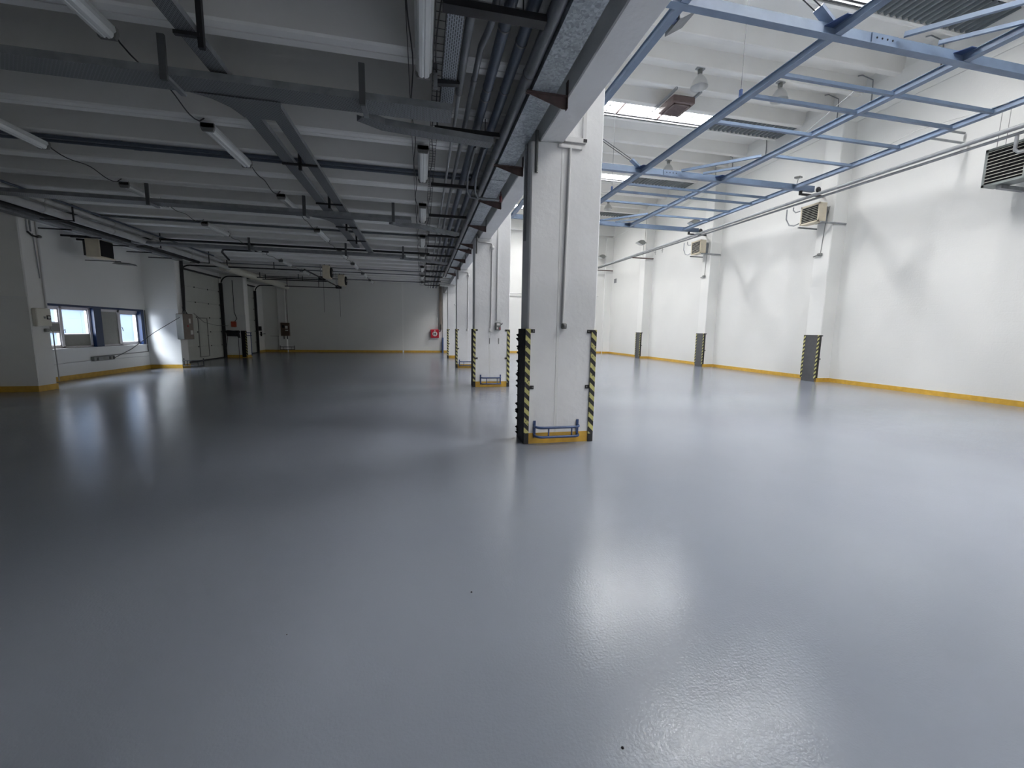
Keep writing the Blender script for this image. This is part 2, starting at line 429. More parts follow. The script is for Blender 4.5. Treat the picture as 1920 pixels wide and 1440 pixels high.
# right-hand pilasters
for i, y in enumerate(PILY):
    p = MB(); p.cbox(13.39, XR+.02, y, y+.58, 0, 8.52, .02)
    tag(p.build('trim_%d' % (10+i), 'plaster'), kind='structure')
p = MB(); p.cbox(13.39, XR+.02, 29.25, YB+.02, 0, 8.52, .02)
tag(p.build('trim_15', 'plaster'), kind='structure')
# left-hand pilasters
for i, y in enumerate([-.22, 5.77, 11.76, 17.78, 23.8]):
    p = MB(); p.cbox(XL-.02, -8.82, y, y+.5, 0, 4.2, .02)
    o_ = tag(p.build('trim_%d' % (20+i), 'plaster'), kind='structure')
    MB().box(XL, -8.816, y-.012, y, .14, 2.2).build('glossy_lower_coat', 'gloss', o_)
# back wall pilasters of the low hall
p = MB(); p.cbox(-8.96, -8.5, YB-.22, YB+.02, 0, 4.3, .02); tag(p.build('trim_30', 'plaster'), kind='structure')
p = MB(); p.box(-1.3, -1.2, YB-.02, YB+.01, 0, ZL); tag(p.build('trim_31', 'plaster'), kind='structure')
# ceiling beam seen against the far right back wall
p = MB(); p.box(XH0, XR, YB-.25, YB, 8.6, ZHR+.2); tag(p.build('trim_3', 'plaster'), kind='structure')

# yellow baseboards
BH = .135
b = MB(); yy = YF
for y in PILY:
    b.box(XR-.015, XR, yy, y, 0, BH); b.box(13.375, XR, y-.015, y, 0, BH); b.box(13.375, 13.39, y, y+.58, 0, BH); b.box(13.375, XR, y+.58, y+.595, 0, BH); yy = y+.58
b.box(XR-.015, XR, yy, YB, 0, BH); b.box(13.375, XR, 29.235, 29.25, 0, BH)
tag(b.build('baseboard_right', 'yellow'), kind='structure')
b = MB(); yy = YF
for y in [-.22, 5.77, 11.76, 17.78, 23.8]:
    if y < 20: b.box(XL, XL+.015, yy, y, 0, BH)
    b.box(XL, -8.805, y-.03, y-.012, 0, BH); b.box(-8.82, -8.805, y-.015, y+.51, 0, BH); b.box(XL, -8.805, y+.5, y+.515, 0, BH); yy = y+.5
b.box(XL, XL+.015, 18.29, D1[0], 0, BH); b.box(XL, XL+.015, D2[1], YB, 0, BH)
tag(b.build('baseboard_left', 'yellow'), kind='structure')
b = MB(); b.box(XL, -8.98, YB-.015, YB, 0, BH); b.box(-8.98, -8.48, YB-.235, YB-.22, 0, BH); b.box(-8.48, 1.4, YB-.015, YB, 0, BH); b.box(2.45, XR, YB-.015, YB, 0, BH)
tag(b.build('baseboard_back', 'yellow'), kind='structure')

# ------------------------------------------------------------------ columns, beam, guards
ordn = ['nearest to the viewer, blue bumper at its foot', 'second from the viewer, with a grey breaker box', 'third from the viewer',
        'fourth from the viewer, seen as a narrow strip', 'farthest, standing against the back wall']
for i, y in enumerate(COLY):
    d = .42 if i < 4 else .09
    t = thing('concrete_column', 'tall white painted concrete column, '+ordn[i], 'column', (1.9, y+.2, 0), 'columns between the two halls')
    MB().cbox(1.435, 1.868, y, y+d, 0, 4.09, .018).build('lower_shaft', 'concrete', t)
    MB().cbox(1.874, 2.44, y, y+d, 0, 9.29, .018).build('tall_shaft', 'concrete', t)
    bb = MB().box(1.474, 2.373, y-.006, y, 0.0, .155)
    if i < 4: bb.box(2.44, 2.447, y+.08, y+d-.02, 0, .155)
    bb.build('yellow_base_band', 'yellow', t)
    MB().box(1.853, 1.889, y-.003, y+.02, .155, 4.09).build('joint_strip', 'white', t)
bm_ = thing('concrete_beam', 'long white concrete beam running over the row of columns', 'beam', (1.71, 11, 4.09))
MB().cbox(1.555, 1.872, YF+.01, YB-.01, 4.09, ZL-.005, .012).build('beam_body', 'concrete', bm_)

def left_guard(y, torn):
    t = thing('corner_guard', '', 'corner guard', (1.41, y, 0), 'guards on the left edges of the columns')
    p = MB(); p.box(1.402, 1.434, y-.012, y+.43, 0, 1.635)
    if torn:
        rnd = random.Random(3)
        for q in range(26):
            z = rnd.uniform(.05, 1.58); s_ = rnd.uniform(.012, .045)
            yy = y+rnd.uniform(.36, .43)
            p.add([(1.402, yy-.03, z), (1.402, yy+.0, z+s_), (1.402, yy, z-s_*.6), (1.402-s_*1.1, yy-.02, z+s_*.6)], [(0, 1, 3), (0, 3, 2), (1, 2, 3), (0, 2, 1)])
    p.build('side_plate', 'rubber', t)
    MB().box(1.402, 1.472, y-.024, y-.004, .16, 1.635).build('striped_flange', 'stripes', t)
    MB().box(1.405, 1.472, y-.022, y-.004, 0, .16).build('flange_foot', 'black', t)
    for z in (1.605, .815):
        l = MB().box(1.472, 1.535, y-.012, y-.002, z-.025, z+.025).build('fixing_lug', 'black', t)
        MB().lathe([(0, -.004), (.012, -.003), (.012, 0)], (1.515, y-.012, z), 8, 'y').build('bolt', 'steelwire', l)
    return t
def right_guard(y):
    t = thing('corner_guard', '', 'corner guard', (2.44, y, 0), 'guards on the right edges of the columns')
    MB().box(2.375, 2.452, y-.022, y-.004, .12, 1.635).build('striped_flange', 'stripes', t)
    MB().box(2.375, 2.452, y-.02, y-.004, 0, .12).build('flange_foot', 'black', t)
    MB().box(2.441, 2.452, y-.004, y+.07, 0, 1.635).build('side_plate', 'black', t)
    for z in (1.61, .815):
        l = MB().box(2.31, 2.376, y-.012, y-.002, z-.025, z+.025).build('fixing_lug', 'black', t)
        MB().lathe([(0, -.004), (.012, -.003), (.012, 0)], (2.33, y-.012, z), 8, 'y').build('bolt', 'steelwire', l)
    return t
nth = ['nearest', 'second', 'third', 'fourth']
for i in range(4):
    g = left_guard(COLY[i], i == 0)
    g['label'] = ('torn black and yellow striped corner guard on the left edge of the nearest column' if i == 0 else
                  'black and yellow striped corner guard on the left edge of the %s column' % nth[i])
for i in range(2):
    g = right_guard(COLY[i]); g['label'] = 'black and yellow striped corner guard on the right edge of the %s column' % nth[i]

def arc(c, r, a0, a1, n=6):
    return [(c[0]+r*math.cos(a0+(a1-a0)*k/n), c[1]+r*math.sin(a0+(a1-a0)*k/n)) for k in range(n+1)]
def bumper(y, x0=1.56, x1=2.21, z0=.12, z1=.255, dp=.13, material='dblue', label='', vert=2):
    t = thing('bumper_rail', label, 'bumper', ((x0+x1)/2, y, 0), 'tubular bumpers at column and wall feet')
    r = .019; R = .09
    for z in (z0, z1):
        pts = [(x0, y)] + [(p[0], p[1]) for p in arc((x0+R, y-dp+R), R, PI, 1.5*PI)] + [(p[0], p[1]) for p in arc((x1-R, y-dp+R), R, 1.5*PI, 2*PI)] + [(x1, y)]
        MB().tube([(a, b, z) for a, b in pts], r, 8).build('rail', material, t)
    for x in (x0, x1):
        MB().box(x-.018, x+.018, y-.008, y-.001, z0-.03, z1+.08).build('wall_plate', material, t)
    for f in (.27, .8)[:vert]:
        x = x0+(x1-x0)*f; MB().tube([(x, y-dp, z0), (x, y-dp, z1)], .011, 8).build('strut', material, t)
    return t
bumper(5.575, label='dark blue tubular bumper at the foot of the nearest column')
bumper(11.575, 1.62, 2.19, .1, .27, label='dark blue tubular bumper at the foot of the second column')
bumper(17.575, 1.55, 2.2, .1, .27, label='dark blue tubular bumper at the foot of the third column, partly hidden')
bumper(YB-.24, -8.9, -8.06, .16, .34, .12, 'hanger', label='black low bumper at the back wall under the brown cabinet')
bumper(17.75, -9.0+.25, -8.1, .1, .3, .14, 'hanger', label='black bumper rails sticking out at the foot of the second left pilaster')

# right pilaster guards
for i, y in enumerate(PILY[2:]):
    t = thing('pilaster_guard', 'dark grey guard plate with striped edges on the %s pilaster of the right wall' % ['nearest', 'second', 'third'][i], 'guard plate', (13.37, y+.29, 0), 'guard plates on the right pilasters')
    MB().box(13.352, 13.372, y+.03, y+.55, 0, 1.625).build('plate', 'darkplate', t)
    for yy in (y-.01, y+.52):
        MB().box(13.346, 13.352, yy, yy+.07, .12, 1.625).build('striped_edge', 'stripes', t)
    MB().box(13.352, 13.44, y-.012, y-.003, 0, 1.625).build('side_flange', 'black', t)
    for z in (1.6, .8): MB().box(13.44, 13.49, y-.012, y-.003, z-.02, z+.02).build('fixing_lug', 'black', t)
# left third pilaster guard
t = thing('pilaster_guard', 'black ribbed guard plate on the third pilaster of the left wall', 'guard plate', (-8.9, 23.77, 0))
MB().box(-9.06, -8.87, 23.765, 23.785, .02, 1.38).build('plate', 'dark', t)
MB().box(-8.87, -8.8, 23.765, 23.785, .1, 1.38).build('striped_edge', 'stripes', t)
# blue post by the back wall
single('blue_post', MB().cbox(1.36, 1.475, 29.16, 29.28, 0, 1.045, .01), 'dblue', 'short blue steel post against the back wall at the end of the column row', 'post', (1.42, 29.22, 0))

# ------------------------------------------------------------------ conduits and sockets on columns
def conduit(name, paths, r, label, cat='conduit', m='pvc', extra=None, origin=None):
    t = thing(name, label, cat, origin or paths[0][0])
    for p in paths: MB().tube(p, r, 8).build('pipe_run', m, t)
    if extra: extra(t)
    return t
y = 5.565
conduit('wall_conduit', [[(1.5, y, 4.2), (1.505, y, 3.68)]], .022, 'short grey conduit stub at the top left of the nearest column', m='alu')
def ex(t):
    MB().cbox(1.79, 2.13, y-.02, y+.014, 4.02, 4.07, .006).build('trunking_bar', 'pvc', t)
    b_ = MB().cbox(1.915, 1.985, y-.045, y+.014, 1.64, 1.72, .01).build('socket_box', 'alu', t)
    MB().lathe([(0, -.012), (.028, -.012), (.03, 0)], (1.95, y-.045, 1.68), 12, 'y').build('socket_lid', 'steelwire', b_)
conduit('wall_conduit', [[(1.965, y-.004, 4.03), (1.93, y-.004, 1.72)]], .02, 'long white conduit down the face of the nearest column to a socket', extra=ex)
t = thing('cable_trunking', 'white square trunking corner high beside the beam on the nearest column', 'trunking', (2.15, y, 4.3))
MB().box(2.13, 2.175, y-.025, y+.014, 4.14, 8.0).build('riser', 'pvc', t)
MB().box(1.88, 2.175, y-.03, y+.014, 4.1, 4.16).build('ledge', 'pvc', t)
MB().box(2.135, 2.185, y-.035, y-.03, 4.11, 4.15).build('end_box', 'black', t)
for i, (yc, zs) in enumerate([(11.565, 1.6), (17.565, 1.61)]):
    nm = ['second', 'third'][i]
    conduit('wall_conduit', [[(1.485, yc, 4.2), (1.49, yc, 3.68)]], .02, 'short grey conduit stub at the top left of the %s column' % nm, m='alu')
    def ex(t, yc=yc, zs=zs):
        MB().lathe([(0, -.05), (.05, -.045), (.055, 0)], (1.925, yc, 3.86), 12, 'y').build('junction_box', 'white', t)
        MB().cbox(1.85, 1.92, yc-.05, yc+.014, zs-.04, zs+.05, .01).build('socket_box', 'white', t)
    conduit('wall_conduit', [[(1.5, yc, 4.12), (1.53, yc, 3.99), (1.9, yc, 3.97), (1.925, yc, 3.9)], [(1.92, yc, 3.84), (1.895, yc, zs+.04)]], .016,
            'thin white conduit with round junction box on the %s column' % nm, extra=ex)
yc = 11.565
for sx, nm in ((1.867, 'left'), (2.13, 'right')):
    single('wall_slot', MB().box(sx-.008, sx+.008, yc-.004, yc+.014, 1.225, 1.385), 'alu', '%s of two short grey strips below the breaker box on the second column' % nm, 'metal strip', (sx, yc, 1.3), 'short strips on the second column')
conduit('wall_conduit', [[(2.09, yc, 8.0), (2.07, yc, 1.88)]], .022, 'straight white riser conduit above the breaker box on the second column')
t = thing('breaker_box', 'small grey breaker box with plugs on the second column', 'switch box', (2.08, yc, 1.72))
MB().cbox(2.02, 2.17, yc-.11, yc+.014, 1.61, 1.83, .012).build('body', 'alu', t)
MB().cbox(2.05, 2.13, yc-.125, yc-.11, 1.74, 1.8, .01).build('cover', 'white', t)
MB().box(2.05, 2.08, yc-.12, yc-.11, 1.64, 1.7).build('sticker', 'sticker', t); MB().box(2.13, 2.15, yc-.12, yc-.11, 1.63, 1.69).build('red_switch', 'red', t)
MB().tube([(2.17, yc-.05, 1.76), (2.2, yc-.07, 1.77), (2.21, yc-.07, 1.82)], .014, 6).build('plug', 'black', t)
conduit('wall_conduit', [[(1.415, 5.78, 4.2), (1.412, 5.78, 2.85)]], .018, 'grey pipe down the dark left side of the nearest column', m='pipe')
conduit('wall_conduit', [[(1.9, 29.28, 4.24), (12.9, 29.28, 4.26)]], .03, 'thin grey pipe across the back wall of the high hall', m='pvc')

# ------------------------------------------------------------------ pipe bundle left of the beam
Y0B = -6.9
def longpipe(x, z, r, m, label, y0=Y0B, y1=27.5, bands=(), wob=0.0):
    t = thing('ceiling_pipe', label, 'pipe', (x, 10, z), 'pipes running beside the concrete beam')
    MB().tube([(x, y0, z), (x, y1, z)], r, 14).build('pipe_run', m, t)
    for yb in bands: MB().tube([(x, yb-.012, z), (x, yb+.012, z)], r+.004, 14).build('collar', 'steelwire', t)
    return t
t = thing('ceiling_pipe', 'leftmost thin dark grey pipe of the bundle, narrowing past the first hanger', 'pipe', (.435, 10, 4.24), 'pipes running beside the concrete beam')
MB().tube([(.435, Y0B, 4.24), (.435, 4.98, 4.24), (.44, 5.02, 4.24)], .041, 14).build('pipe_run', 'dpipe', t)
MB().tube([(.44, 5.0, 4.24), (.45, 9, 4.24), (.43, 27.5, 4.24)], .022, 10).build('narrow_run', 'pipe', t)
t = thing('ceiling_pipe', 'second dark grey pipe from the left in the bundle, with a kink near the viewer', 'pipe', (.565, 10, 4.24), 'pipes running beside the concrete beam')
MB().tube([(.62, Y0B, 4.24), (.62, 3.9, 4.24), (.6, 4.05, 4.24), (.575, 4.2, 4.24), (.575, 27.5, 4.24)], .031, 12).build('pipe_run', 'dpipe', t)
MB().tube([(.575, 4.72, 4.24), (.575, 4.78, 4.24)], .036, 12).build('collar', 'steelwire', t)
longpipe(.745, 4.27, .054, 'bpipe', 'third pipe from the left in the bundle, blue grey with bright rings', bands=(3.95, 4.9, 5.1))
longpipe(.935, 4.27, .054, 'bpipe', 'fourth pipe from the left in the bundle, blue grey', bands=(4.1, 4.9))
longpipe(1.085, 4.17, .062, 'dpipe', 'thickest rightmost grey pipe of the bundle, next to the galvanised duct', bands=(4.38, 6.4), y1=20.8)
t = thing('galvanised_duct', 'flat galvanised metal duct running between the pipes and the beam', 'duct', (1.3, 8, 4.1))
dd = MB(); dd.box(1.155, 1.42, Y0B, 20.8, 4.1, 4.26); dd.build('duct_body', 'galv', t)
for yj in (-.8, 1.9, 4.55, 7.2, 9.9, 12.6, 15.3, 18.0):
    MB().box(1.153, 1.422, yj-.02, yj+.02, 4.094, 4.262).build('joint_band', 'galv', t)
# triangular brackets on the beam face
for i, yb in enumerate([4.55, 6.55, 8.35, 10.3, 12.5, 13.35, 15.2, 17.1, 19.0]):
    g = MB(); g.prism([(1.10, 4.085), (1.13, 4.098), (1.553, 4.098), (1.553, 3.97), (1.5, 3.97)], 'y', yb-.004, yb+.004)
    g.box(1.1, 1.553, yb-.03, yb+.03, 4.088, 4.099)
    g.box(1.545, 1.553, yb-.03, yb+.03, 3.97, 4.25)
    single('duct_bracket', g, 'rust', 'brown triangular bracket under the galvanised duct on the beam, %s from the viewer' % ordinals[i], 'bracket', (1.5, yb, 4.09), 'triangular brackets under the duct')
# dark hanger channels carrying the pipe bundle
for i, yh in enumerate([3.63, 5.72, 7.82, 9.85, 11.9, 13.4, 15.0, 17.0, 19.0, 21.0, 23.0, 25.0]):
    t = thing('pipe_hanger', 'black channel crossbar under the pipe bundle, %s from the viewer' % ordinals[i], 'hanger', (.65, yh, 4.15), 'black crossbars under the pipe bundle')
    w_ = .055 if i > 0 else .1
    zt = 4.175 if i > 0 else 4.165
    MB().box(.19, 1.03, yh-w_/2, yh+w_/2, zt-.055, zt).build('channel', 'hanger', t)
    for x in (.22, .84): MB().tube([(x, yh, zt-.02), (x, yh, ztop(yh))], .006, 6).build('rod', 'wire', t)
# perforated tray end between lamp row and pipes
def tray(name, pts, w, h, label, m='tray2', mm='traywall', group=None, hgt=None):
    """U-shaped cable tray following a horizontal polyline (x,y,z)"""
    t = thing(name, label, 'cable tray', pts[0], group)
    pts = [Vector(p) for p in pts]
    b_, s1, s2 = MB(), MB(), MB()
    n = len(pts); L = []; R = []
    for i in range(n):
        d = (pts[min(i+1, n-1)]-pts[max(i-1, 0)]); d.z = 0; d.normalize(); s = Vector((d.y, -d.x, 0))*w/2
        L.append(pts[i]-s); R.append(pts[i]+s)
    up = Vector((0, 0, h)); th = Vector((0, 0, .003))
    for i in range(n-1):
        b_.add([L[i], R[i], R[i+1], L[i+1], L[i]+th, R[i]+th, R[i+1]+th, L[i+1]+th], [(0, 1, 2, 3), (7, 6, 5, 4), (0, 4, 5, 1), (2, 6, 7, 3), (1, 5, 6, 2), (3, 7, 4, 0)])
        for side, S in ((s1, L), (s2, R)):
            side.bar(S[i]+up/2, S[i+1]+up/2, .004, h)
    b_.build('tray_bed', m, t); s1.build('side_rail', mm, t); s2.build('side_rail', mm, t)
    return t
tray('cable_tray', [(.31, Y0B, 4.2), (.31, 5.5, 4.2)], .145, .05, 'bright perforated cable tray beside the near lamp, ending before the first crossing tray', 'tray')
t = thing('tray_bracket', 'black bracket arm holding the perforated tray beside the near lamp', 'bracket', (.3, 4.75, 4.2))
MB().prism([(.19, 4.19), (.42, 4.19), (.42, 4.165), (.19, 4.145)], 'y', 4.72, 4.78).build('arm', 'hanger', t)
MB().box(.15, .19, 4.72, 4.76, 4.1, ztop(4.74)).build('post', 'traywall', t)
# crossing trays
trayY = [(5.08, 'nearest'), (9.95, 'second'), (14.85, 'third')]
for i, (yt, nm) in enumerate(trayY):
    x1 = [-.0, -.2, -.5][i]
    tray('cable_tray', [(-8.6, yt, 4.0), (x1 if i else .36, yt, 4.0)], .3, .07, '%s dark cable tray crossing the low hall below the ribs' % nm, group='cable trays crossing the low hall')
    tray('cable_tray', [(-.66, yt+.26, 3.99), (-.42, yt+.42, 3.99), (-.05, yt+.47, 3.99), (.92, yt+.58 if i == 0 else yt+1.1, 3.99)], .17, .07,
         'bent branch leading from the %s crossing tray towards the pipe bundle' % nm, group='bent tray branches')
    cab = MB()
    for kk in range(4):
        pts = [(-8.6+j*.5, yt+.09-.06*kk+.012*math.sin(j*1.3+kk), 4.018) for j in range(17)]
        cab.tube(pts, .011, 6)
    single('tray_cables', cab, 'wire', 'black cables lying in the %s crossing tray' % nm, 'cable', (-4, yt, 4.02), 'cables in the trays')
    for x in (-2.38, -.58, -5.2):
        t = thing('tray_hanger', 'slotted steel post holding the %s crossing tray, %s' % (nm, {-2.38: 'beside the twin long trays', -.58: 'where the branch turns off', -5.2: 'between the two left lamp rows'}[x]), 'hanger', (x, yt, 4.3), 'posts of the crossing trays')
        MB().box(x-.03, x+.03, yt-.19, yt-.16, 3.93, ztop(yt-.175, .05)).build('post', 'dpost', t)
        MB().box(x-.025, x+.025, yt-.18, yt+.17, 3.96, 3.99).build('arm', 'traywall', t)
# long trays
tray('cable_tray', [(-1.94, Y0B, 4.1), (-1.94, 5.2, 4.1)], .15, .06, 'long dark perforated tray coming from above the viewer to the first crossing tray')
tray('cable_tray', [(-1.94, 5.4, 4.078), (-1.94, 14.0, 4.078)], .16, .06, 'left one of the twin long cable trays', group='twin long trays')
tray('cable_tray', [(-1.62, 5.4, 4.078), (-1.62, 15.0, 4.078)], .16, .06, 'right one of the twin long cable trays', group='twin long trays')
# flared junction between crossing tray and long trays
for yt in (5.08, 9.95):
    g = MB(); g.prism([(-2.3, yt+.12), (-1.45, yt+.12), (-1.5, yt+.3), (-1.49, yt+.55), (-1.96, yt+.55), (-2.02, yt+.35), (-2.14, yt+.2)], 'z', 3.985, 3.992)
    single('tray_junction', g, 'tray2', 'flared sheet joining the %s crossing tray to the twin long trays' % ('nearest' if yt < 6 else 'second'), 'tray junction', (-1.9, yt+.3, 3.99), 'tray junctions')
for i, (x, yy) in enumerate([(-1.83, 4.4), (-1.78, 7.2), (-1.78, 9.25), (-1.78, 11.2), (-1.78, 12.8)]):
    t = thing('tray_hanger', ['slotted post with black arm at the near long tray', 'slotted post between the twin trays, first past the crossing tray', 'slotted post between the twin trays, second', 'slotted post between the twin trays, third', 'slotted post between the twin trays, farthest'][i], 'hanger', (x, yy, 4.3), 'posts of the long trays')
    MB().box(x-.022, x+.022, yy-.02, yy+.02, 3.98, 4.5).build('post', 'hanger', t)
    if i == 0: MB().box(x-.2, x, yy-.03, yy+.01, 4.06, 4.09).build('arm', 'hanger', t)
    else: MB().box(x-.25, x+.25, yy-.02, yy+.02, 4.045, 4.072).build('arm', 'hanger', t)
    MB().box(x-.1, x+.02, yy-.02, yy+.02, 4.42, 4.45).build('hook', 'hanger', t)

# pipes crossing the low hall just under the ribs
def crosspipe(y, z, r, label, m='dpipe', x0=-8.6, x1=1.0, col=()):
    t = thing('crossing_pipe', label, 'pipe', (-4, y, z), 'pipes crossing the low hall')
    MB().tube([(x0, y, z), (x1, y, z)], r, 10).build('pipe_run', m, t)
    for x in col: MB().tube([(x-.05, y, z), (x+.05, y, z)], r+.005, 10).build('coupling', m, t)
crosspipe(7.7, 4.3, .028, 'nearer pipe of the dark pair below the third rib', 'bpipe', col=(-4.4,))
crosspipe(7.86, 4.3, .024, 'farther pipe of the dark pair below the third rib', 'bpipe', col=(-4.25,))
crosspipe(12.78, 4.304, .028, 'single dark pipe crossing beyond the second crossing tray')
crosspipe(15.35, 4.25, .035, 'upper dark pipe just beyond the third crossing tray', 'hanger', x1=.3)
crosspipe(20.2, 4.26, .02, 'thin far pipe crossing the low hall')
crosspipe(21.5, 4.26, .02, 'thin second far pipe crossing the low hall')
crosspipe(24.7, 4.26, .022, 'thin farthest pipe near the back wall')
crosspipe(13.4, 4.12, .03, 'pipe offset between beam and bundle at the second column', x0=1.0, x1=1.5)
t = thing('branch_pipe', 'pair of bent dark pipes dropping from the bundle to a red valve on the beam', 'pipe', (.9, 7, 4.1))
for dx in (0, .14):
    MB().tube([(.78+dx, 6.3, 4.22), (.78+dx, 7.3, 4.16), (.82+dx, 7.75, 4.06), (.9+dx, 7.93, 4.02), (1.45, 7.95, 4.02)], .02, 8).build('bend', 'dpipe', t)
MB().lathe([(0, -.06), (.03, -.05), (.03, .05), (0, .06)], (1.47, 7.95, 4.04), 10, 'z').build('valve', 'tip', t)
MB().tube([(1.47, 7.95, 4.08), (1.47, 7.95, 4.17)], .008, 6).build('valve_stem', 'tip', t)

# ------------------------------------------------------------------ batten lamps
def lamp(x, y0, label, group, z=4.168, L=1.3):
    t = thing('batten_lamp', label, 'lamp', (x, y0+L/2, z), group)
    b = MB(); b.prism([(x-.075, z+.1), (x-.08, z+.06), (x-.062, z+.045), (x+.062, z+.045), (x+.08, z+.06), (x+.075, z+.1)], 'y', y0, y0+L); b.build('housing', 'lampbody', t)
    pr = [(x-.06, z+.048), (x-.056, z+.02), (x-.042, z+.002), (x-.012, z-.002), (x-.004, z+.006), (x+.004, z+.006), (x+.012, z-.002), (x+.042, z+.002), (x+.056, z+.02), (x+.06, z+.048)]
    MB().prism(pr, 'y', y0+.03, y0+L-.03).build('cover', 'diffuser', t)
    for yy in (y0, y0+L-.035):
        MB().prism([(x-.08, z+.104), (x-.084, z+.05), (x-.065, z+.0), (x+.065, z+.0), (x+.084, z+.05), (x+.08, z+.104)], 'y', yy, yy+.035).build('end_cap', 'lampend', t)
    for yy in (y0+.15, y0+L-.15): MB().tube([(x, yy, z+.1), (x, yy, ztop(yy))], .003, 5).build('suspension_wire', 'wire', t)
    return t
rows = [(-5.46, 'left lamp row', [6.58, 9.57, 12.55, 15.5, 18.5, 21.4]), (-2.75, 'middle lamp row', [3.52, 6.59, 9.55, 12.5, 15.6, 18.45, 21.5, 24.3]),
        (.05, 'lamp row beside the pipe bundle', [3.44, 6.56, 9.42, 12.5, 15.5, 18.35, 21.4, 24.3])]
ords = ['first', 'second', 'third', 'fourth', 'fifth', 'sixth', 'seventh', 'eighth', 'ninth']
for x, nm, ys in rows:
    for j, yy in enumerate(ys):
        lamp(x, yy, 'white fluorescent batten hung in the %s, %s from the viewer' % (nm, ords[j]), 'battens of the '+nm)
    if x < -1:
        for j in range(len(ys)-1):
            a = ys[j]+1.3; b = ys[j+1]; pts = []; n = 14; rnd = random.Random(j+int(-x*10))
            for q in range(n+1):
                f = q/n; zz = 4.27 - .07*math.sin(PI*f) - .04*math.sin(3*PI*f) + (.05 if q in (0, n) else 0)
                pts.append((x+.03*math.sin(5*f+j), a+(b-a)*f, zz))
            single('lamp_cable', MB().tube(pts, .008, 6), 'wire', 'sagging cable joining the %s and %s lamps of the %s' % (ords[j], ords[j+1], nm), 'cable', (x, (a+b)/2, 4.2), 'cables between lamps')
# wire mesh ladder along the third row
t = thing('wire_cable_ladder', 'thin wire mesh cable ladder running beside the lamps near the pipe bundle', 'cable ladder', (.1, 8, 4.25))
for x in (-.1, .145, .235): MB().tube([(x, Y0B, 4.262), (x, 26, 4.262)], .004, 5).build('long_wire', 'wire', t)
r_ = MB(); yy = 0
while yy < 26:
    r_.tube([(.145, yy, 4.262), (.235, yy, 4.262)], .003, 4, False); yy += .1
tag(r_.build('rungs', 'wire', t), kind='stuff')
for q in range(2):
    pts = [((-.075 if q else .18)+.02*math.sin(j*.9+q*2), -.5+j*.25, 4.25) for j in range(100)]
    MB().tube(pts, .007, 5).build('cable', 'wire', t)

# ------------------------------------------------------------------ left wall services
def lw(name, mb, m, label, cat, group=None, o=(-8.8, 12, 4.3)): return single(name, mb, m, label, cat, o, group)
lw('wall_pipe', MB().tube([(-8.0, Y0B, 4.25), (-8.0, 19.6, 4.25)], .062, 12), 'lagging', 'upper lagged grey pipe high along the left wall', 'pipe', 'service pipes along the left wall')
lw('wall_pipe', MB().tube([(-8.04, Y0B, 4.07), (-8.04, 20.3, 4.07)], .088, 12), 'lagging', 'thicker lower lagged pipe high along the left wall', 'pipe', 'service pipes along the left wall')
lw('wall_pipe', MB().tube([(-7.86, Y0B, 4.3), (-7.86, 18.6, 4.3)], .026, 8), 'bpipe', 'thin dark topmost pipe along the left wall', 'pipe', 'service pipes along the left wall')
lw('wall_pipe', MB().tube([(-8.4, Y0B, 4.04), (-8.4, 18.6, 4.04)], .06, 10), 'hanger', 'added black tube standing for shade in the gap behind the lagged pipes on the left', 'pipe', 'service pipes along the left wall')  # no real pipe: black tube puts the shade of the gap into colour
lw('wall_pipe', MB().tube([(-8.3, 20.4, 4.12), (-8.3, 29, 4.12)], .17, 14), 'cream', 'wide pale duct pipe above the dock doors', 'pipe', 'service pipes along the left wall')
lw('wall_pipe', MB().tube([(-6.9, 17.5, 4.02), (-6.75, 16.6, 4.15), (-6.6, 16.35, 4.2), (-6.3, 16.35, 4.2), (-5.2, 16.35, 4.2)], .035, 8), 'hanger', 'black bent pipe turning from the left pipes into the hall', 'pipe')
for j, yj in enumerate((9.6, 11.3, 13.4, 15.0, 17.2)):
    lw('pipe_clip', MB().tube([(-8.0, yj, 4.25), (-8.0, yj+.04, 4.25)], .07, 12).tube([(-8.04, yj, 4.07), (-8.04, yj+.04, 4.07)], .096, 12), 'rollcable', 'pale joint ring on the lagged left wall pipes, %s from the viewer' % ordinals[j], 'pipe clip', 'joint rings on the left pipes', (-8, yj, 4.1))
g = MB(); g.box(-8.81, -8.6, Y0B, 17.9, 3.96, 4.08); lw('cable_channel', g, 'traywall', 'grey cable channel running across the tops of the left pilasters', 'cable tray')
for i, yy in enumerate([12.9, 13.9, 15.0, 16.1, 17.2]):
    lw('channel_bracket', MB().box(-9.3, -8.6, yy, yy+.04, 3.93, 3.958), 'hanger', 'small dark bracket under the left cable channel, %s from the viewer' % ordinals[i], 'bracket', 'brackets under the left cable channel', (-9, yy, 4.18))
for i, yy in enumerate([8.5, 11.9, 15.2, 18.2]):
    g = MB(); g.box(-8.5, -7.85, yy, yy+.03, 3.955, 3.975); g.box(-7.87, -7.85, yy, yy+.03, 3.95, ztop(yy, .06))
    lw('pipe_support', g, 'hanger', 'dark support bracket holding the lagged pipes on the left, %s from the viewer' % ordinals[i], 'bracket', 'supports of the left pipes', (-8.1, yy, 4.0))

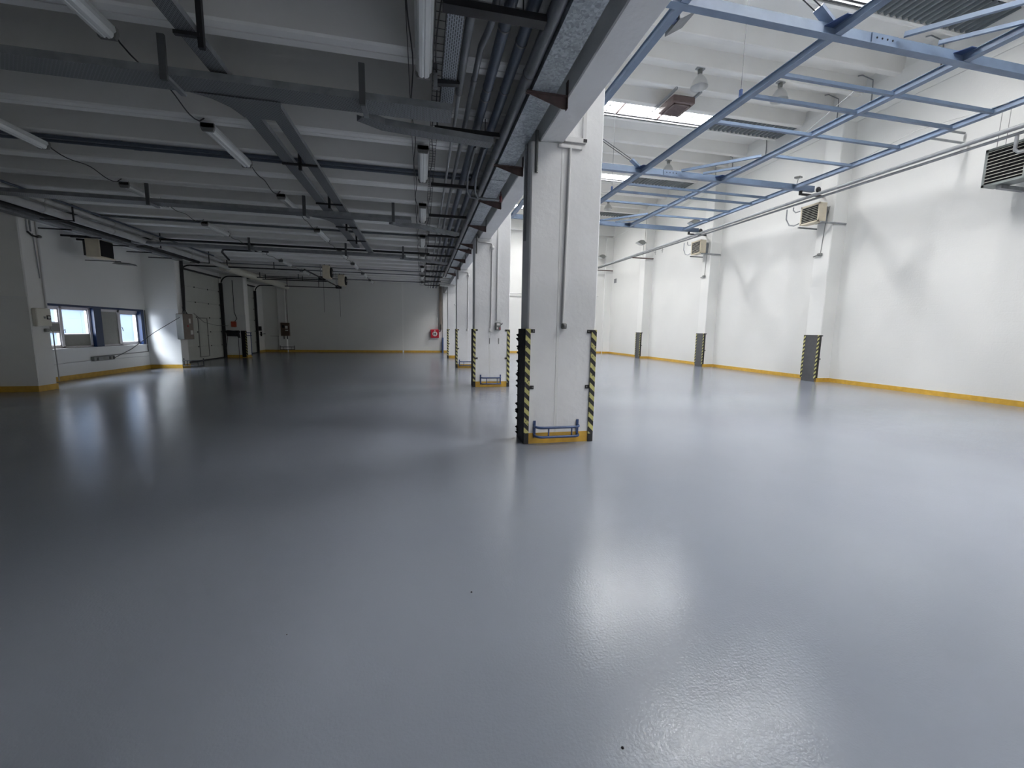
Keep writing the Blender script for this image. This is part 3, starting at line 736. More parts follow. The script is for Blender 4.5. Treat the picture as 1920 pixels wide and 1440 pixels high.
# left unit heater
def heater(loc_y0, loc_y1, z0, z1, xf, xb, facing, label, body='beige', nl=9):
    """louvred unit heater; louvre face at x=xf"""
    t = thing('unit_heater', label, 'heater', ((xf+xb)/2, (loc_y0+loc_y1)/2, z0))
    s = 1 if xb > xf else -1
    lo, hi = (xf+.02*s, xb) if s > 0 else (xb, xf+.02*s)
    MB().cbox(lo, hi, loc_y0, loc_y1, z0, z1, .012).build('casing', body, t)
    bw = .05
    fr = MB(); a, b = sorted((xf, xf+.03*s))
    fr.box(a, b, loc_y0, loc_y1, z0, z0+bw); fr.box(a, b, loc_y0, loc_y1, z1-bw, z1); fr.box(a, b, loc_y0, loc_y0+bw, z0, z1); fr.box(a, b, loc_y1-bw, loc_y1, z0, z1)
    fr.build('front_frame', body, t)
    MB().box(min(xf+.015*s, xf+.019*s), max(xf+.015*s, xf+.019*s), loc_y0+bw, loc_y1-bw, z0+bw, z1-bw).build('dark_core', 'dark', t)
    n = nl
    for i in range(n):
        z = z0+bw+(z1-z0-2*bw)*(i+.6)/n
        g = MB(); g.add([(xf+.012*s, loc_y0+bw, z+.012), (xf+.012*s, loc_y1-bw, z+.012), (xf-.022*s, loc_y1-bw, z-.01), (xf-.022*s, loc_y0+bw, z-.01),
                         (xf+.012*s, loc_y0+bw, z+.016), (xf+.012*s, loc_y1-bw, z+.016), (xf-.022*s, loc_y1-bw, z-.006), (xf-.022*s, loc_y0+bw, z-.006)],
                        [(0, 1, 2, 3), (7, 6, 5, 4), (0, 4, 5, 1), (2, 6, 7, 3), (1, 5, 6, 2), (3, 7, 4, 0)])
        g.build('louvre_blade', 'louvre', t)
    return t
t = thing('unit_heater', 'beige boxed unit heater with a black open front high on the left wall', 'heater', (-9.0, 14.6, 3.6))
MB().cbox(-9.32, -8.98, 14.42, 14.98, 3.5, 4.02, .012).build('casing', 'beige', t)
MB().box(-9.42, -9.32, 14.5, 14.95, 3.55, 3.98).build('fan_back', 'black', t)
MB().box(-8.98, -8.955, 14.46, 14.94, 3.54, 3.98).build('dark_front', 'dark', t)
MB().box(-8.96, -8.93, 14.42, 14.98, 3.5, 3.52).build('lip', 'beige', t)
for i, (yy, x1) in enumerate(((14.4, -8.45), (14.95, -8.3))):
    single('support_bracket', MB().box(XL, x1, yy, yy+.05, 4.03, 4.08), 'hanger', 'black steel arm over the left wall heater, %s' % ('nearer' if i == 0 else 'farther'), 'bracket', (-9, yy, 4.05), 'arms of the left heater')
t = thing('wall_spotlight', 'flat grey spotlight below the left wall heater', 'spotlight', (-8.9, 15.2, 3.45))
MB().prism([(-9.1, 3.42), (-8.6, 3.4), (-8.65, 3.45), (-9.0, 3.47)], 'y', 15.05, 15.35).build('head', 'alu', t)
MB().tube([(-9.86, 15.2, 3.5), (-8.95, 15.2, 3.5), (-8.95, 15.2, 3.46)], .012, 6).build('arm', 'wire', t)

# pilaster 1 conduits, hook and panel
conduit('wall_conduit', [[(-8.8, 12.2, 3.95), (-8.8, 12.2, 1.96)]], .02, 'vertical conduit on the right edge of the nearest left pilaster, above the cream box', m='pvc')
conduit('wall_conduit', [[(-8.8, 11.95, 3.95), (-8.8, 11.95, 3.68)], [(-8.8, 12.04, 3.95), (-8.8, 12.04, 3.7)]], .014, 'pair of short conduits ending at a small hook on the nearest left pilaster', m='pipe')
conduit('wall_chain', [[(-8.8, 12.08, 3.66), (-8.8, 12.12, 2.65)]], .01, 'thin chain hanging on the nearest left pilaster', 'chain', m='pipe')
t = thing('wall_camera', 'small dark hook fitting high on the nearest left pilaster', 'wall fitting', (-8.78, 12.0, 3.62))
MB().tube([(-8.8, 11.95, 3.68), (-8.74, 11.97, 3.6), (-8.68, 12.05, 3.58)], .02, 8).build('arm', 'hanger', t)
MB().lathe([(0, -.04), (.035, -.03), (.035, .03), (0, .04)], (-8.68, 12.08, 3.6), 10, 'y').build('head', 'alu', t)
t = thing('panel_box', 'cream panel box with a black switch on the nearest left pilaster', 'panel box', (-8.78, 12.05, 1.52))
MB().cbox(-8.815, -8.72, 11.8, 12.2, 1.525, 1.95, .015).build('case', 'cream', t)
MB().box(-8.72, -8.71, 12.06, 12.16, 1.69, 1.79).build('switch_plate', 'black', t)
MB().lathe([(0, .012), (.025, .012), (.03, 0)], (-8.71, 12.11, 1.74), 12, 'x').build('switch_knob', 'white', t)
MB().box(-8.72, -8.713, 11.98, 12.03, 1.71, 1.76).build('label_plate', 'alu', t)
conduit('wall_cable', [[(-8.79, 12.22, 1.5), (-8.76, 12.24, 1.4), (-8.79, 12.28, 1.1), (-8.8, 12.3, .7), (-8.79, 12.29, .2)]], .012, 'loose grey cable down the nearest left pilaster below the cream box', 'cable', m='rollcable')
t = thing('socket_outlet', 'small grey socket outlet under the cream box', 'socket', (-8.79, 12.12, 1.42)); MB().cbox(-8.815, -8.76, 12.07, 12.17, 1.4, 1.47, .01).build('box', 'alu', t)

# ------------------------------------------------------------------ windows in the left wall
def pane(t, y0, y1, z0, z1, x=-10.02, fw=.045, m='glass', fm='frame'):
    f = MB(); f.box(x-.03, x+.03, y0, y1, z0, z0+fw); f.box(x-.03, x+.03, y0, y1, z1-fw, z1); f.box(x-.03, x+.03, y0, y0+fw, z0, z1); f.box(x-.03, x+.03, y1-fw, y1, z0, z1)
    fo = f.build('casement', fm, t)
    MB().box(x-.004, x+.004, y0+fw, y1-fw, z0+fw, z1-fw).build('pane', m, fo)
    return fo
t = thing('window_1', None, None, (-10, 14.4, 1.5), kind='structure')
f = MB(); f.box(-10.05, -9.97, WY0, 15.33, WZ0, WZ0+.05); f.box(-10.05, -9.97, WY0, 15.33, 2.03, WZ1); f.box(-10.05, -9.97, 14.2, 14.29, WZ0, WZ1); f.box(-10.05, -9.97, 15.25, 15.33, WZ0, WZ1); f.box(-10.05, -9.97, WY0, 13.52, WZ0, WZ1)
f.build('window_frame', 'frame', t)
a = pane(t, 13.52, 14.2, .95, 1.38); a = pane(t, 13.52, 14.2, 1.6, 2.03)
MB().box(-10.04, -9.99, 13.52, 14.2, 1.38, 1.6).build('infill_panel', 'greypanel', t)
a = pane(t, 14.29, 15.25, 1.27, 2.03, fw=.035)
MB().tube([(-9.98, 14.31, 1.4), (-9.95, 14.31, 1.44), (-9.95, 14.31, 1.34)], .008, 6).build('handle', 'alu', a)
MB().box(-10.04, -9.99, 14.29, 15.25, .95, 1.27).build('infill_panel', 'greypanel', t)
MB().box(-10.16, XL+.04, WY0, 15.33, WZ0-.03, WZ0).build('sill', 'white', t)
MB().box(-9.97, XL+.003, WY0, WY1, WZ1-.06, WZ1).build('blue_lintel', 'navy', t)
t = thing('window_2', None, None, (-10, 16.7, 1.5), kind='structure')
MB().box(-10.06, XL-.015, 15.33, 15.64, WZ0, WZ1-.06).build('blue_mullion', 'navy', t)
f = MB(); f.box(-10.05, -9.97, 15.64, 17.5, WZ0, WZ0+.05); f.box(-10.05, -9.97, 15.64, 17.5, 2.0, WZ1); f.box(-10.05, -9.97, 16.5, 16.6, WZ0, WZ1); f.build('window_frame', 'frame', t)
MB().box(-10.03, -9.99, 15.66, 16.5, .95, 2.0).build('infill_panel', 'greypanel', t)
a = pane(t, 16.6, 17.5, .95, 2.0, fw=.06)
MB().tube([(-9.98, 16.63, 1.5), (-9.94, 16.63, 1.5), (-9.94, 16.66, 1.38)], .01, 6).build('handle', 'alu', a)
MB().box(-10.06, XL+.003, 17.5, WY1, WZ0, WZ1-.06).build('blue_jamb', 'navy', t)
MB().box(-10.16, XL+.04, 15.33, WY1, WZ0-.03, WZ0).build('sill', 'white', t)

# trunking under the windows, cable to the cabinet
conduit('wall_conduit', [[(-9.84, 15.1, .6), (-9.84, 17.7, .63), (-9.84, 17.7, 2.13)]], .016, 'thin conduit under the windows rising at the second pilaster', m='alu')
conduit('wall_conduit', [[(-9.84, 12.35, .46), (-9.84, 15.0, .5), (-9.84, 17.7, .47)]], .01, 'faint lower conduit along the wall under the windows', m='pvc')
t = thing('socket_strip', 'grey and black strip of sockets on the wall under the windows', 'socket strip', (-9.82, 15.35, .5))
MB().cbox(-9.86, -9.76, 14.98, 15.85, .47, .6, .01).build('strip_case', 'alu', t)
for yy in (15.08, 15.6, 15.76): MB().box(-9.76, -9.752, yy, yy+.07, .49, .58).build('socket', 'black', t)
conduit('power_cable', [[(-9.78, 15.85, .52), (-9.5, 16.2, .78), (-9.1, 16.8, 1.35), (-8.66, 17.55, 1.9)]], .01, 'taut cable rising from the socket strip to the grey cabinet', 'cable', m='wire')

# grey cabinet on second pilaster
t = thing('switch_cabinet', 'grey brown metal switch cabinet on the second pilaster of the left wall', 'cabinet', (-8.6, 17.85, 1.07))
MB().cbox(-8.815, -8.58, 17.6, 18.26, 1.08, 2.03, .012).build('case', 'greybox', t)
MB().box(-8.815, -8.6, 17.59, 17.603, 1.1, 2.0).build('side_cover', 'alu', t)
for (ya, yb, za, zb) in ((17.95, 18.08, 1.68, 1.86), (18.02, 18.2, 1.26, 1.42)): MB().box(-8.58, -8.576, ya, yb, za, zb).build('sticker', 'sticker', t)
MB().lathe([(0, .02), (.025, .02), (.03, 0)], (-8.58, 17.86, 1.58), 10, 'x').build('knob', 'red', t)
g = MB()
for q in range(6): g.tube([(-8.7+.02*q, 17.8+.03*q, 2.03), (-8.66+.015*q, 17.78+.05*math.sin(q*2), 2.16), (-8.75, 17.95, 2.3)], .012, 6)
g.build('cable_entry', 'wire', t)
g = MB()
for q in range(5): g.tube([(-8.76+.02*q, 18.0+.03*math.sin(q), 2.2), (-8.78+.015*q, 18.05+.02*q, 3.0), (-8.78+.02*q, 18.1, 4.3)], .014, 6)
single('cable_bundle', g, 'wire', 'thick black cable bundle dropping to the grey cabinet', 'cable', (-8.75, 18, 2.2))
conduit('power_cable', [[(-8.55, 18.3, 2.06), (-9.0, 20, 1.75), (-9.3, 21.8, 1.62), (-9.5, 23.5, 1.62)]], .008, 'thin cable sagging across the first dock door', 'cable', m='wire')

# ------------------------------------------------------------------ dock doors
def dock(n, y0, y1, wicket):
    t = thing('door_%d' % n, None, None, (XL, (y0+y1)/2, 0), kind='structure')
    nh = 6; ph = DZ/nh
    for i in range(nh):
        MB().box(XL-.06, XL-.02, y0+.02, y1-.02, i*ph+.004, (i+1)*ph-.004).build('panel', 'door', t)
    MB().box(XL-.09, XL-.06, y0, y1, 0, DZ).build('seal', 'seam', t)
    MB().box(XL-.03, XL-.01, y0+.02, y1-.02, 0, .05).build('bottom_rubber', 'black', t)
    for i in range(1, nh):
        for f in (.02, .34, .67, .97):
            yy = y0+.03+(y1-y0-.1)*f
            MB().box(XL-.02, XL-.002, yy, yy+.05, i*ph-.03, i*ph+.03).build('hinge', 'hanger', t)
    if wicket:
        a, b, h = y0+1.35, y0+2.2, 1.93
        g = MB(); g.box(XL-.02, XL, a, a+.03, .2, h); g.box(XL-.02, XL, b-.03, b, .2, h); g.box(XL-.02, XL, a, b, h, h+.03); g.box(XL-.02, XL, a, b, .17, .2)
        wk = g.build('wicket_frame', 'seam', t)
        MB().tube([(XL, b-.08, 1.15), (XL+.05, b-.08, 1.15), (XL+.05, b-.2, 1.15)], .012, 6).build('door_handle', 'hanger', wk)
    zr = 4.08
    for yy, wd in ((y0+.02, .05), (y1-.02, .1)):
        MB().box(XL, XL+.12, yy-wd/2, yy+wd/2, 0, zr-.35).build('track_post', 'hanger', t)
        pts = [(XL+.08, yy, zr-.4)]+[(XL+.08+.38*(1-math.cos(a_)), yy, zr-.4+.4*math.sin(a_)) for a_ in [PI/2*q/6 for q in range(1, 7)]]+[(-5.0, yy, zr)]
        g = MB()
        for p_, q_ in zip(pts[:-1], pts[1:]): g.bar(p_, q_, .03, .05, up=(0, 0, 1) if abs(q_[2]-p_[2]) < .3 else (1, 0, 0))
        g.build('overhead_track', 'hanger', t)
        for x in (-8.0, -6.2): MB().box(x-.015, x+.015, yy-.015, yy+.015, zr+.02, ztop(yy, .05)).build('track_hanger', 'hanger', t)
    MB().tube([(-4.98, y0, zr+.03), (-4.98, y1, zr+.03)], .035, 8).build('spring_shaft', 'hanger', t)
    MB().box(XL, XL+.1, y0, y1, DZ+.0, DZ+.06).build('head_seal', 'hanger', t)
    MB().cbox(-5.2, -4.85, y1-.25, y1-.05, zr-.05, zr+.16, .02).build('motor', 'hanger', t)
    return t
dock(1, D1[0], D1[1], True)
dock(2, D2[0], D2[1], False)
# chains hanging from the door shafts
for i, (x, yy, zb) in enumerate(((-4.98, 23.6, 2.4), (-4.98, 28.0, 2.3))):
    single('pull_chain', MB().tube([(x, yy, 4.05), (x, yy, zb)], .008, 5), 'wire', 'thin pull chain hanging from the shaft of the %s dock door' % ['first', 'second'][i], 'chain', (x, yy, 3), 'pull chains')
# ceiling unit heaters near the dock doors
for i, (x0, x1, yy, nm) in enumerate(((-4.25, -3.95, 20.0, 'nearer'), (-4.2, -3.88, 23.2, 'farther'))):
    t = thing('unit_heater', '%s beige box heater with black fan hung from the ceiling by the dock doors' % nm, 'heater', ((x0+x1)/2, yy, 3.8), 'hung box heaters')
    MB().cbox(x0, x1, yy, yy+.5, 3.78, 4.33, .015).build('casing', 'beige', t)
    MB().lathe([(.22, 0), (.22, .06), (.19, .07), (.0, .03)], (x1, yy+.25, 4.05), 18, 'x').build('fan_ring', 'dark', t)
    MB().lathe([(0, .09), (.05, .09), (.06, .05)], (x1, yy+.25, 4.05), 10, 'x').build('fan_hub', 'alu', t)
    for xx in (x0+.05, x1-.05): MB().box(xx-.015, xx+.015, yy+.2, yy+.24, 4.33, ztop(yy+.22, .05)).build('hanger_strap', 'hanger', t)
    MB().tube([(x0-.1, yy+.1, ztop(yy+.1)), (x0-.1, yy+.1, 3.86), (x0, yy+.1, 3.86)], .014, 6).build('feed_pipe', 'pipe', t)
# third pilaster fittings
t = thing('control_box', 'orange red control box on the third pilaster of the left wall', 'control box', (-9.35, 23.75, 1.6))
MB().cbox(-9.46, -9.24, 23.68, 23.785, 1.56, 1.84, .01).build('case', 'orange', t)
MB().box(-9.4, -9.36, 23.674, 23.68, 1.72, 1.76).build('button', 'red', t)
MB().tube([(-9.3, 23.76, 1.84), (-9.2, 23.76, 1.98), (-9.3, 23.76, 2.3), (-9.3, 23.76, 3.9)], .016, 6).build('feed_cable', 'wire', t)
t = thing('covered_stand', 'small stand with a black cover and two thin legs before the third left pilaster', 'stand', (-9.34, 23.5, 0))
g = MB(); pr = [(-9.63, 1.36), (-9.56, 1.4), (-9.35, 1.375), (-9.12, 1.39), (-9.05, 1.34), (-9.1, 1.24), (-9.06, 1.02), (-9.12, 1.09), (-9.58, 1.1), (-9.6, 1.22)]
g.prism(pr, 'y', 23.45, 23.7); g.build('black_cover', 'dark', t)
for xa, xb in ((-9.6, -9.72), (-9.12, -9.1)): MB().tube([(xa, 23.58, 1.1), (xb, 23.5, 0.0)], .012, 6).build('leg', 'hanger', t)
t = thing('rail_clamp', 'dark blue double clamp on the edge of the third left pilaster', 'clamp', (-8.7, 23.76, 1.2))
for z in (1.14, 1.28): MB().box(-8.82, -8.55, 23.7, 23.74, z-.02, z+.02).build('clamp_bar', 'dblue', t)
MB().tube([(-8.6, 23.72, .1), (-8.6, 23.72, 1.3)], .02, 8).build('upright', 'dblue', t)
# back wall cabinet
t = thing('switch_cabinet', 'dark brown switch cabinet with pale labels on the back wall', 'cabinet', (-8.5, 29.1, 1.04))
MB().cbox(-8.77, -8.27, 28.98, YB-.225, 1.04, 1.87, .012).build('case', 'brownbox', t)
MB().box(-8.5, -8.36, 28.974, 28.98, 1.5, 1.68).build('sticker', 'sticker', t); MB().box(-8.68, -8.56, 28.974, 28.98, 1.55, 1.72).build('window_plate', 'dark', t); MB().box(-8.5, -8.34, 28.974, 28.98, 1.36, 1.42).build('sticker', 'sticker', t)
for xx in (-8.62, -8.42): MB().tube([(xx, 29.08, 1.04), (xx, 29.08, .84)], .03, 8).build('cable_gland', 'hanger', t)
g = MB()
for q in range(2): g.tube([(-8.42+.06*q, 29.12, 1.87), (-8.44+.06*q, 29.15, 4.3)], .012, 6)
g.build('riser_cable', 'wire', t)
conduit('wall_conduit', [[(-9.5, 29.37, 1.02), (-8.98, 29.37, 1.0)]], .012, 'thin horizontal conduit at the left corner of the back wall', m='seam')
t = thing('door_control', 'black control handle box by the far dock door post', 'control box', (-9.6, 28.3, 1.4))
MB().cbox(-9.8, -9.62, 28.2, 28.3, 1.35, 1.62, .01).build('case', 'hanger', t); MB().bar((-9.72, 28.2, 1.12), (-9.4, 28.2, 1.18), .02, .03).build('lever', 'hanger', t); MB().box(-9.68, -9.6, 28.18, 28.24, 1.02, 1.3).build('latch', 'hanger', t)

# fire hose cabinet with H sign
t = thing('hose_cabinet', 'red fire hose cabinet with a white disc marked H on the back wall', 'fire cabinet', (.885, 29.3, 1.0))
MB().cbox(.6, 1.165, 29.2, YB-.005, 1.02, 1.6, .015).build('case', 'red', t)
dsk = MB().lathe([(0, -.004), (.165, -.004), (.165, 0)], (.885, 29.2, 1.3), 28, 'y', smooth=False).build('white_disc', 'white', t)
h = MB(); h.box(.79, .845, 29.184, 29.195, 1.2, 1.4); h.box(.925, .98, 29.184, 29.195, 1.2, 1.4); h.box(.845, .925, 29.184, 29.195, 1.275, 1.325); h.build('letter_h', 'dark', dsk)
MB().box(.84, .93, 29.186, 29.198, 1.5, 1.55).build('top_mark', 'white', t)
MB().box(1.1, 1.13, 29.185, 29.2, 1.24, 1.34).build('handle', 'hanger', t)
single('riser_pipe', MB().box(1.2, 1.36, 29.2, 29.38, 1.6, 4.7), 'greybox', 'dark grey riser duct in the back corner above the fire hose cabinet', 'duct', (1.28, 29.3, 2))
conduit('feed_pipe', [[(1.28, 29.17, 1.95), (1.28, 29.17, 1.5), (1.2, 29.22, 1.45)]], .025, 'short dark pipe from the corner duct to the hose cabinet', 'pipe', m='hanger')
t = thing('wall_switch', 'small white round switch on the fourth column', 'switch', (1.8, 23.56, 3.0)); MB().lathe([(0, -.03), (.05, -.03), (.055, 0)], (1.85, 23.578, 3.0), 12, 'y').build('switch_body', 'white', t)
conduit('crossing_pipe', [[(1.0, 23.4, 3.98), (2.6, 23.4, 3.98)], [(1.0, 23.45, 4.04), (2.3, 23.45, 4.04)]], .03, 'pair of pale pipes passing under the beam at the fourth column', 'pipe', m='pvc')

# ------------------------------------------------------------------ blue suspended steel grid in the high hall
ZG = 6.4
g = thing('steel_grid', 'light blue painted suspended steel grid of girders and rungs under the high roof', 'steel frame', (8, 12, ZG))
def ibeam(p, q, w, h, name):
    """channel-like girder: bottom and top flange with web"""
    p = Vector(p); q = Vector(q); m_ = MB()
    up = Vector((0, 0, 1))
    m_.bar(p+up*.005, q+up*.005, w, .01); m_.bar(p+up*(h-.005), q+up*(h-.005), w, .01); m_.bar(p+up*h/2, q+up*h/2, w*.5, h-.018)
    return m_.build(name, 'blue', g)
GX = [3.82, 6.6, 9.37, 12.13]
for x in GX: ibeam((x, Y0B, ZG+.005), (x, 18.2, ZG+.005), .13, .12, 'girder')
for yy in (.0, 6.12, 12.15, 18.12):
    if yy < 1: xs = (2.6, 12.6)
    else: xs = (2.45, 12.95)
    m_ = MB(); m_.bar((xs[0], yy, ZG+.09), (xs[1], yy, ZG+.09), .10, .18)
    m_.bar((xs[0], yy-.06, ZG+.004), (xs[1], yy-.06, ZG+.004), .05, .012)
    m_.build('cross_beam', 'blue', g)
for base in (0, 6.02, 12.02):
    for dy, both in ((1.13, 1), (1.85, 1), (2.93, 1), (4.15, 0)):
        yy = base+dy+.02
        if yy > 18: continue
        if both: MB().box(GX[1]+.06, GX[2]-.06, yy-.035, yy+.035, ZG+.015, ZG+.08).build('rung', 'blue', g)
        MB().box(GX[2]+.06, GX[3]-.06, yy-.035, yy+.035, ZG+.015, ZG+.08).build('rung', 'blue', g)
for yy in (6.07, 12.1, 18.07):
    MB().bar((7.85, yy-.1, ZG+.16), (9.33, yy-1.6, ZG+.16), .06, .07).build('diagonal_brace', 'blue', g)
    MB().bar((8.6, yy-.1, ZG+.15), (9.35, yy-.8, ZG+.15), .05, .06).build('diagonal_brace', 'blue', g)
    sp = MB().box(7.3, 7.84, yy-.02, yy-.005, ZG+.02, ZG+.17).build('splice_plate', 'blue', g)
    for q in range(4): MB().lathe([(0, -.004), (.016, -.004), (.016, .002)], (7.4+q*.11, yy-.022, ZG+.1), 8, 'y').build('bolt_hole', 'dark', sp)
    MB().prism([(6.45, yy-.3), (6.66, yy-.3), (6.66, yy), (6.35, yy)], 'z', ZG+.12, ZG+.13).build('gusset', 'dblue', g)
    MB().prism([(9.2, yy-.2), (9.55, yy-.2), (9.55, yy), (9.1, yy)], 'z', ZG+.12, ZG+.13).build('gusset', 'dblue', g)
    for d_ in (-.05, .05):
        MB().tube([(6.45, yy+d_, ZG+.22), (2.45, yy+d_, 8.6)], .009, 6).build('tie_rod', 'hanger', g)
    MB().bar((6.5, yy, ZG+.15), (6.2, yy, ZG+.36), .16, .05).build('rod_bracket', 'blue', g)
for (x, yy) in ((6.6, 8.15), (6.6, 14.2), (6.6, 2.1), (3.9, 14.2)):
    MB().tube([(x, yy, ZG+.2), (x, yy, 9.74)], .005, 5).build('hanger_rod', 'steelwire', g)
    MB().cbox(x-.03, x+.03, yy-.03, yy+.03, ZG+.12, ZG+.3, .01).build('rod_clamp', 'dblue', g)
for (x, yy) in ((3.82, 6.55), (3.82, 6.95), (3.82, 7.5), (3.82, 8.2)):
    MB().box(x+.06, x+.075, yy, yy+.06, ZG+.03, ZG+.09).build('clip', 'rust', g)
MB().tube([(8.9, 7.6, ZG+.3), (9.45, 9.6, ZG+.14), (9.4, 10.5, ZG+.14)], .006, 5).build('cable', 'rollcable', g)
MB().tube([(12.05, 6.9, ZG+.1), (11.9, 8.5, ZG+.22), (12.08, 9.8, ZG+.14)], .006, 5).build('cable', 'rollcable', g)
# brackets on the pilasters that carry the grid
for i, yy in enumerate((6.12, 12.15, 18.12)):
    m_ = MB(); m_.box(12.5, 13.39, yy-.04, yy+.04, ZG-.13, ZG-.08); m_.box(12.42, 12.48, yy-.04, yy+.04, ZG-.13, ZG)
    single('grid_bracket', m_, 'hanger', 'black angle bracket under the blue grid at the %s right pilaster' % ['out of view', 'nearest', 'second'][i], 'bracket', (13, yy, ZG-.1), 'brackets of the blue grid')

# ------------------------------------------------------------------ pipes and heaters on the right wall
t = thing('heating_pipe', 'thick upper grey heating pipe along the right wall', 'pipe', (12.75, 12, 6.25), 'heating pipes along the right wall')
MB().tube([(12.75, Y0B, 6.06), (12.75, 7.4, 6.185), (12.75, 7.8, 6.19), (12.75, 29.3, 6.345)], .052, 14).build('pipe_run', 'pipe', t)
t = thing('heating_pipe', 'thinner lower grey heating pipe along the right wall', 'pipe', (12.83, 12, 6.15), 'heating pipes along the right wall')
MB().tube([(12.83, Y0B, 5.96), (12.83, 7.4, 6.075), (12.83, 29.3, 6.285)], .035, 12).build('pipe_run', 'pipe', t)
for i, (y0, dz, nm) in enumerate(((11.76, 0, 'nearest'), (17.74, .02, 'second'))):
    heater(y0, y0+.7, 5.37+dz, 5.98+dz, 12.86, 13.17, -1, 'beige louvred unit heater on the %s right pilaster' % nm)
    MB_ = MB(); MB_.box(13.17, 13.39, y0+.15, y0+.55, 5.42+dz, 5.9+dz); single('heater_back_fan', MB_, 'traywall', 'grey fan housing behind the unit heater on the %s right pilaster' % nm, 'fan housing', (13.3, y0+.3, 5.5), 'fan housings')
    for j, yy in enumerate((y0-.11, y0+.72)):
        single('support_bracket', MB().box(12.86, 13.9, yy, yy+.045, 5.3+dz, 5.345+dz), 'traywall', '%s grey support arm under the unit heater on the %s right pilaster' % (['near', 'far'][j], nm), 'bracket', (13.3, yy, 5.32), 'support arms of right heaters')
    single('heater_pipe', MB().tube([(12.83, y0+1.25, 6.06+dz), (12.83, y0+1.25, 5.72+dz), (12.83, y0+1.1, 5.48+dz), (12.84, y0+.9, 5.42+dz), (12.84, y0+.72, 5.45+dz)], .022, 8).tube([(12.83, y0+.98, 6.06+dz), (12.83, y0+.98, 5.95+dz), (12.83, y0+.88, 5.86+dz), (12.84, y0+.72, 5.86+dz)], .02, 8),
           'pipe', 'bent feed pipes at the left of the unit heater on the %s right pilaster' % nm, 'pipe', (12.8, y0+1, 5.8), 'heater feed pipes')
    t = thing('wall_plug', 'cable dropping to a grey plug below the heater on the %s right pilaster' % nm, 'plug', (13.37, y0+.25, 4.36))
    MB().tube([(13.38, y0+.1, 5.9+dz), (13.38, y0+.2, 5.3), (13.38, y0+.26, 4.42)], .01, 6).build('cable', 'alu', t)
    MB().cbox(13.3, 13.385, y0+.17, y0+.33, 4.32, 4.4, .015).build('plug_body', 'alu', t); MB().tube([(13.34, y0+.33, 4.35), (13.34, y0+.48, 4.32)], .02, 8).build('plug_nose', 'alu', t)
    m_ = MB(); m_.lathe([(0, -.02), (.09, -.02), (.09, .02), (0, .02)], (12.95, y0+.2, 6.42+dz), 14, 'y'); single('cable_coil', m_, 'wire', 'small cable coil beside the grid above the %s right heater' % nm, 'cable coil', (12.95, y0+.2, 6.4), 'cable coils')
h1 = heater(6.3, 7.72, 5.14, 5.98, 13.0, 13.4, -1, 'large grey green louvred unit heater at the right edge of the picture', 'greenish', 10)
MB().box(12.985, 13.0, 6.95, 7.02, 5.16, 5.96).build('centre_frame', 'greenish', h1)
for j, (yy) in enumerate((6.35, 7.4)):
    single('support_bracket', MB().box(13.1, XR, yy, yy+.1, 5.05, 5.13), 'traywall', '%s support beam under the large heater at the right edge' % ['near', 'far'][j], 'bracket', (13.5, yy, 5.1), 'support arms of right heaters')
single('heater_pipe', MB().tube([(12.83, 7.12, 6.03), (12.83, 7.12, 5.74), (12.83, 7.05, 5.66), (12.83, 6.8, 5.66)], .035, 8), 'pipe', 'vertical feed pipe in front of the large right heater', 'pipe', (12.8, 7, 5.8), 'heater feed pipes')
single('wall_pipe', MB().tube([(13.0, 8.75, 6.9), (13.88, 8.75, 6.9)], .03, 8), 'pipe', 'upper short grey pipe stub behind the heating pipes at the right', 'pipe', (13.4, 8.7, 6.9), 'short pipe stubs at the right')
single('wall_pipe', MB().tube([(12.5, 8.65, 6.6), (13.88, 8.65, 6.6)], .03, 8), 'pipe', 'lower short grey pipe stub behind the heating pipes at the right', 'pipe', (13.4, 8.6, 6.6), 'short pipe stubs at the right')
for q, yy in enumerate((7.65, 7.5, 7.2)): single('hanging_wire', MB().tube([(13.2, yy, 6.9), (13.2, yy, 5.99)], .006, 5), 'alu', 'thin vertical wire above the large right heater, %s' % ords[q], 'wire', (13.2, yy, 6.5), 'thin wires above the large heater')
for i, (yy, z) in enumerate(((23.6, 6.1), (29.15, 6.12))):
    m_ = MB(); m_.box(12.5, 13.9, yy-.05, yy+.0, z-.03, z+.03)
    single('pipe_support', m_, 'rust', 'brown support bar holding the heating pipes at the %s right pilaster' % ['third', 'farthest'][i], 'bracket', (13.2, yy, z), 'support bars of the heating pipes')
for i, yy in enumerate((21.6, 20.9)): 
    m_ = MB(); m_.tube([(12.83, yy, 6.24), (12.83, yy, 5.95)], .01, 6); m_.tube([(12.83, yy-.1, 6.08), (12.83, yy+.1, 6.08)], .008, 6)
    single('drain_cock', m_, 'alu', 'small drain cock under the heating pipes between far pilasters, %s' % ['farther', 'nearer'][i], 'valve', (12.83, yy, 6.1), 'drain cocks')
single('wall_vent', MB().cbox(13.9, XR+.0, 28.5, 28.85, 5.2, 5.5, .008), 'traywall', 'small dark grey vent grille on the far part of the right wall', 'vent', (13.92, 28.6, 5.3))

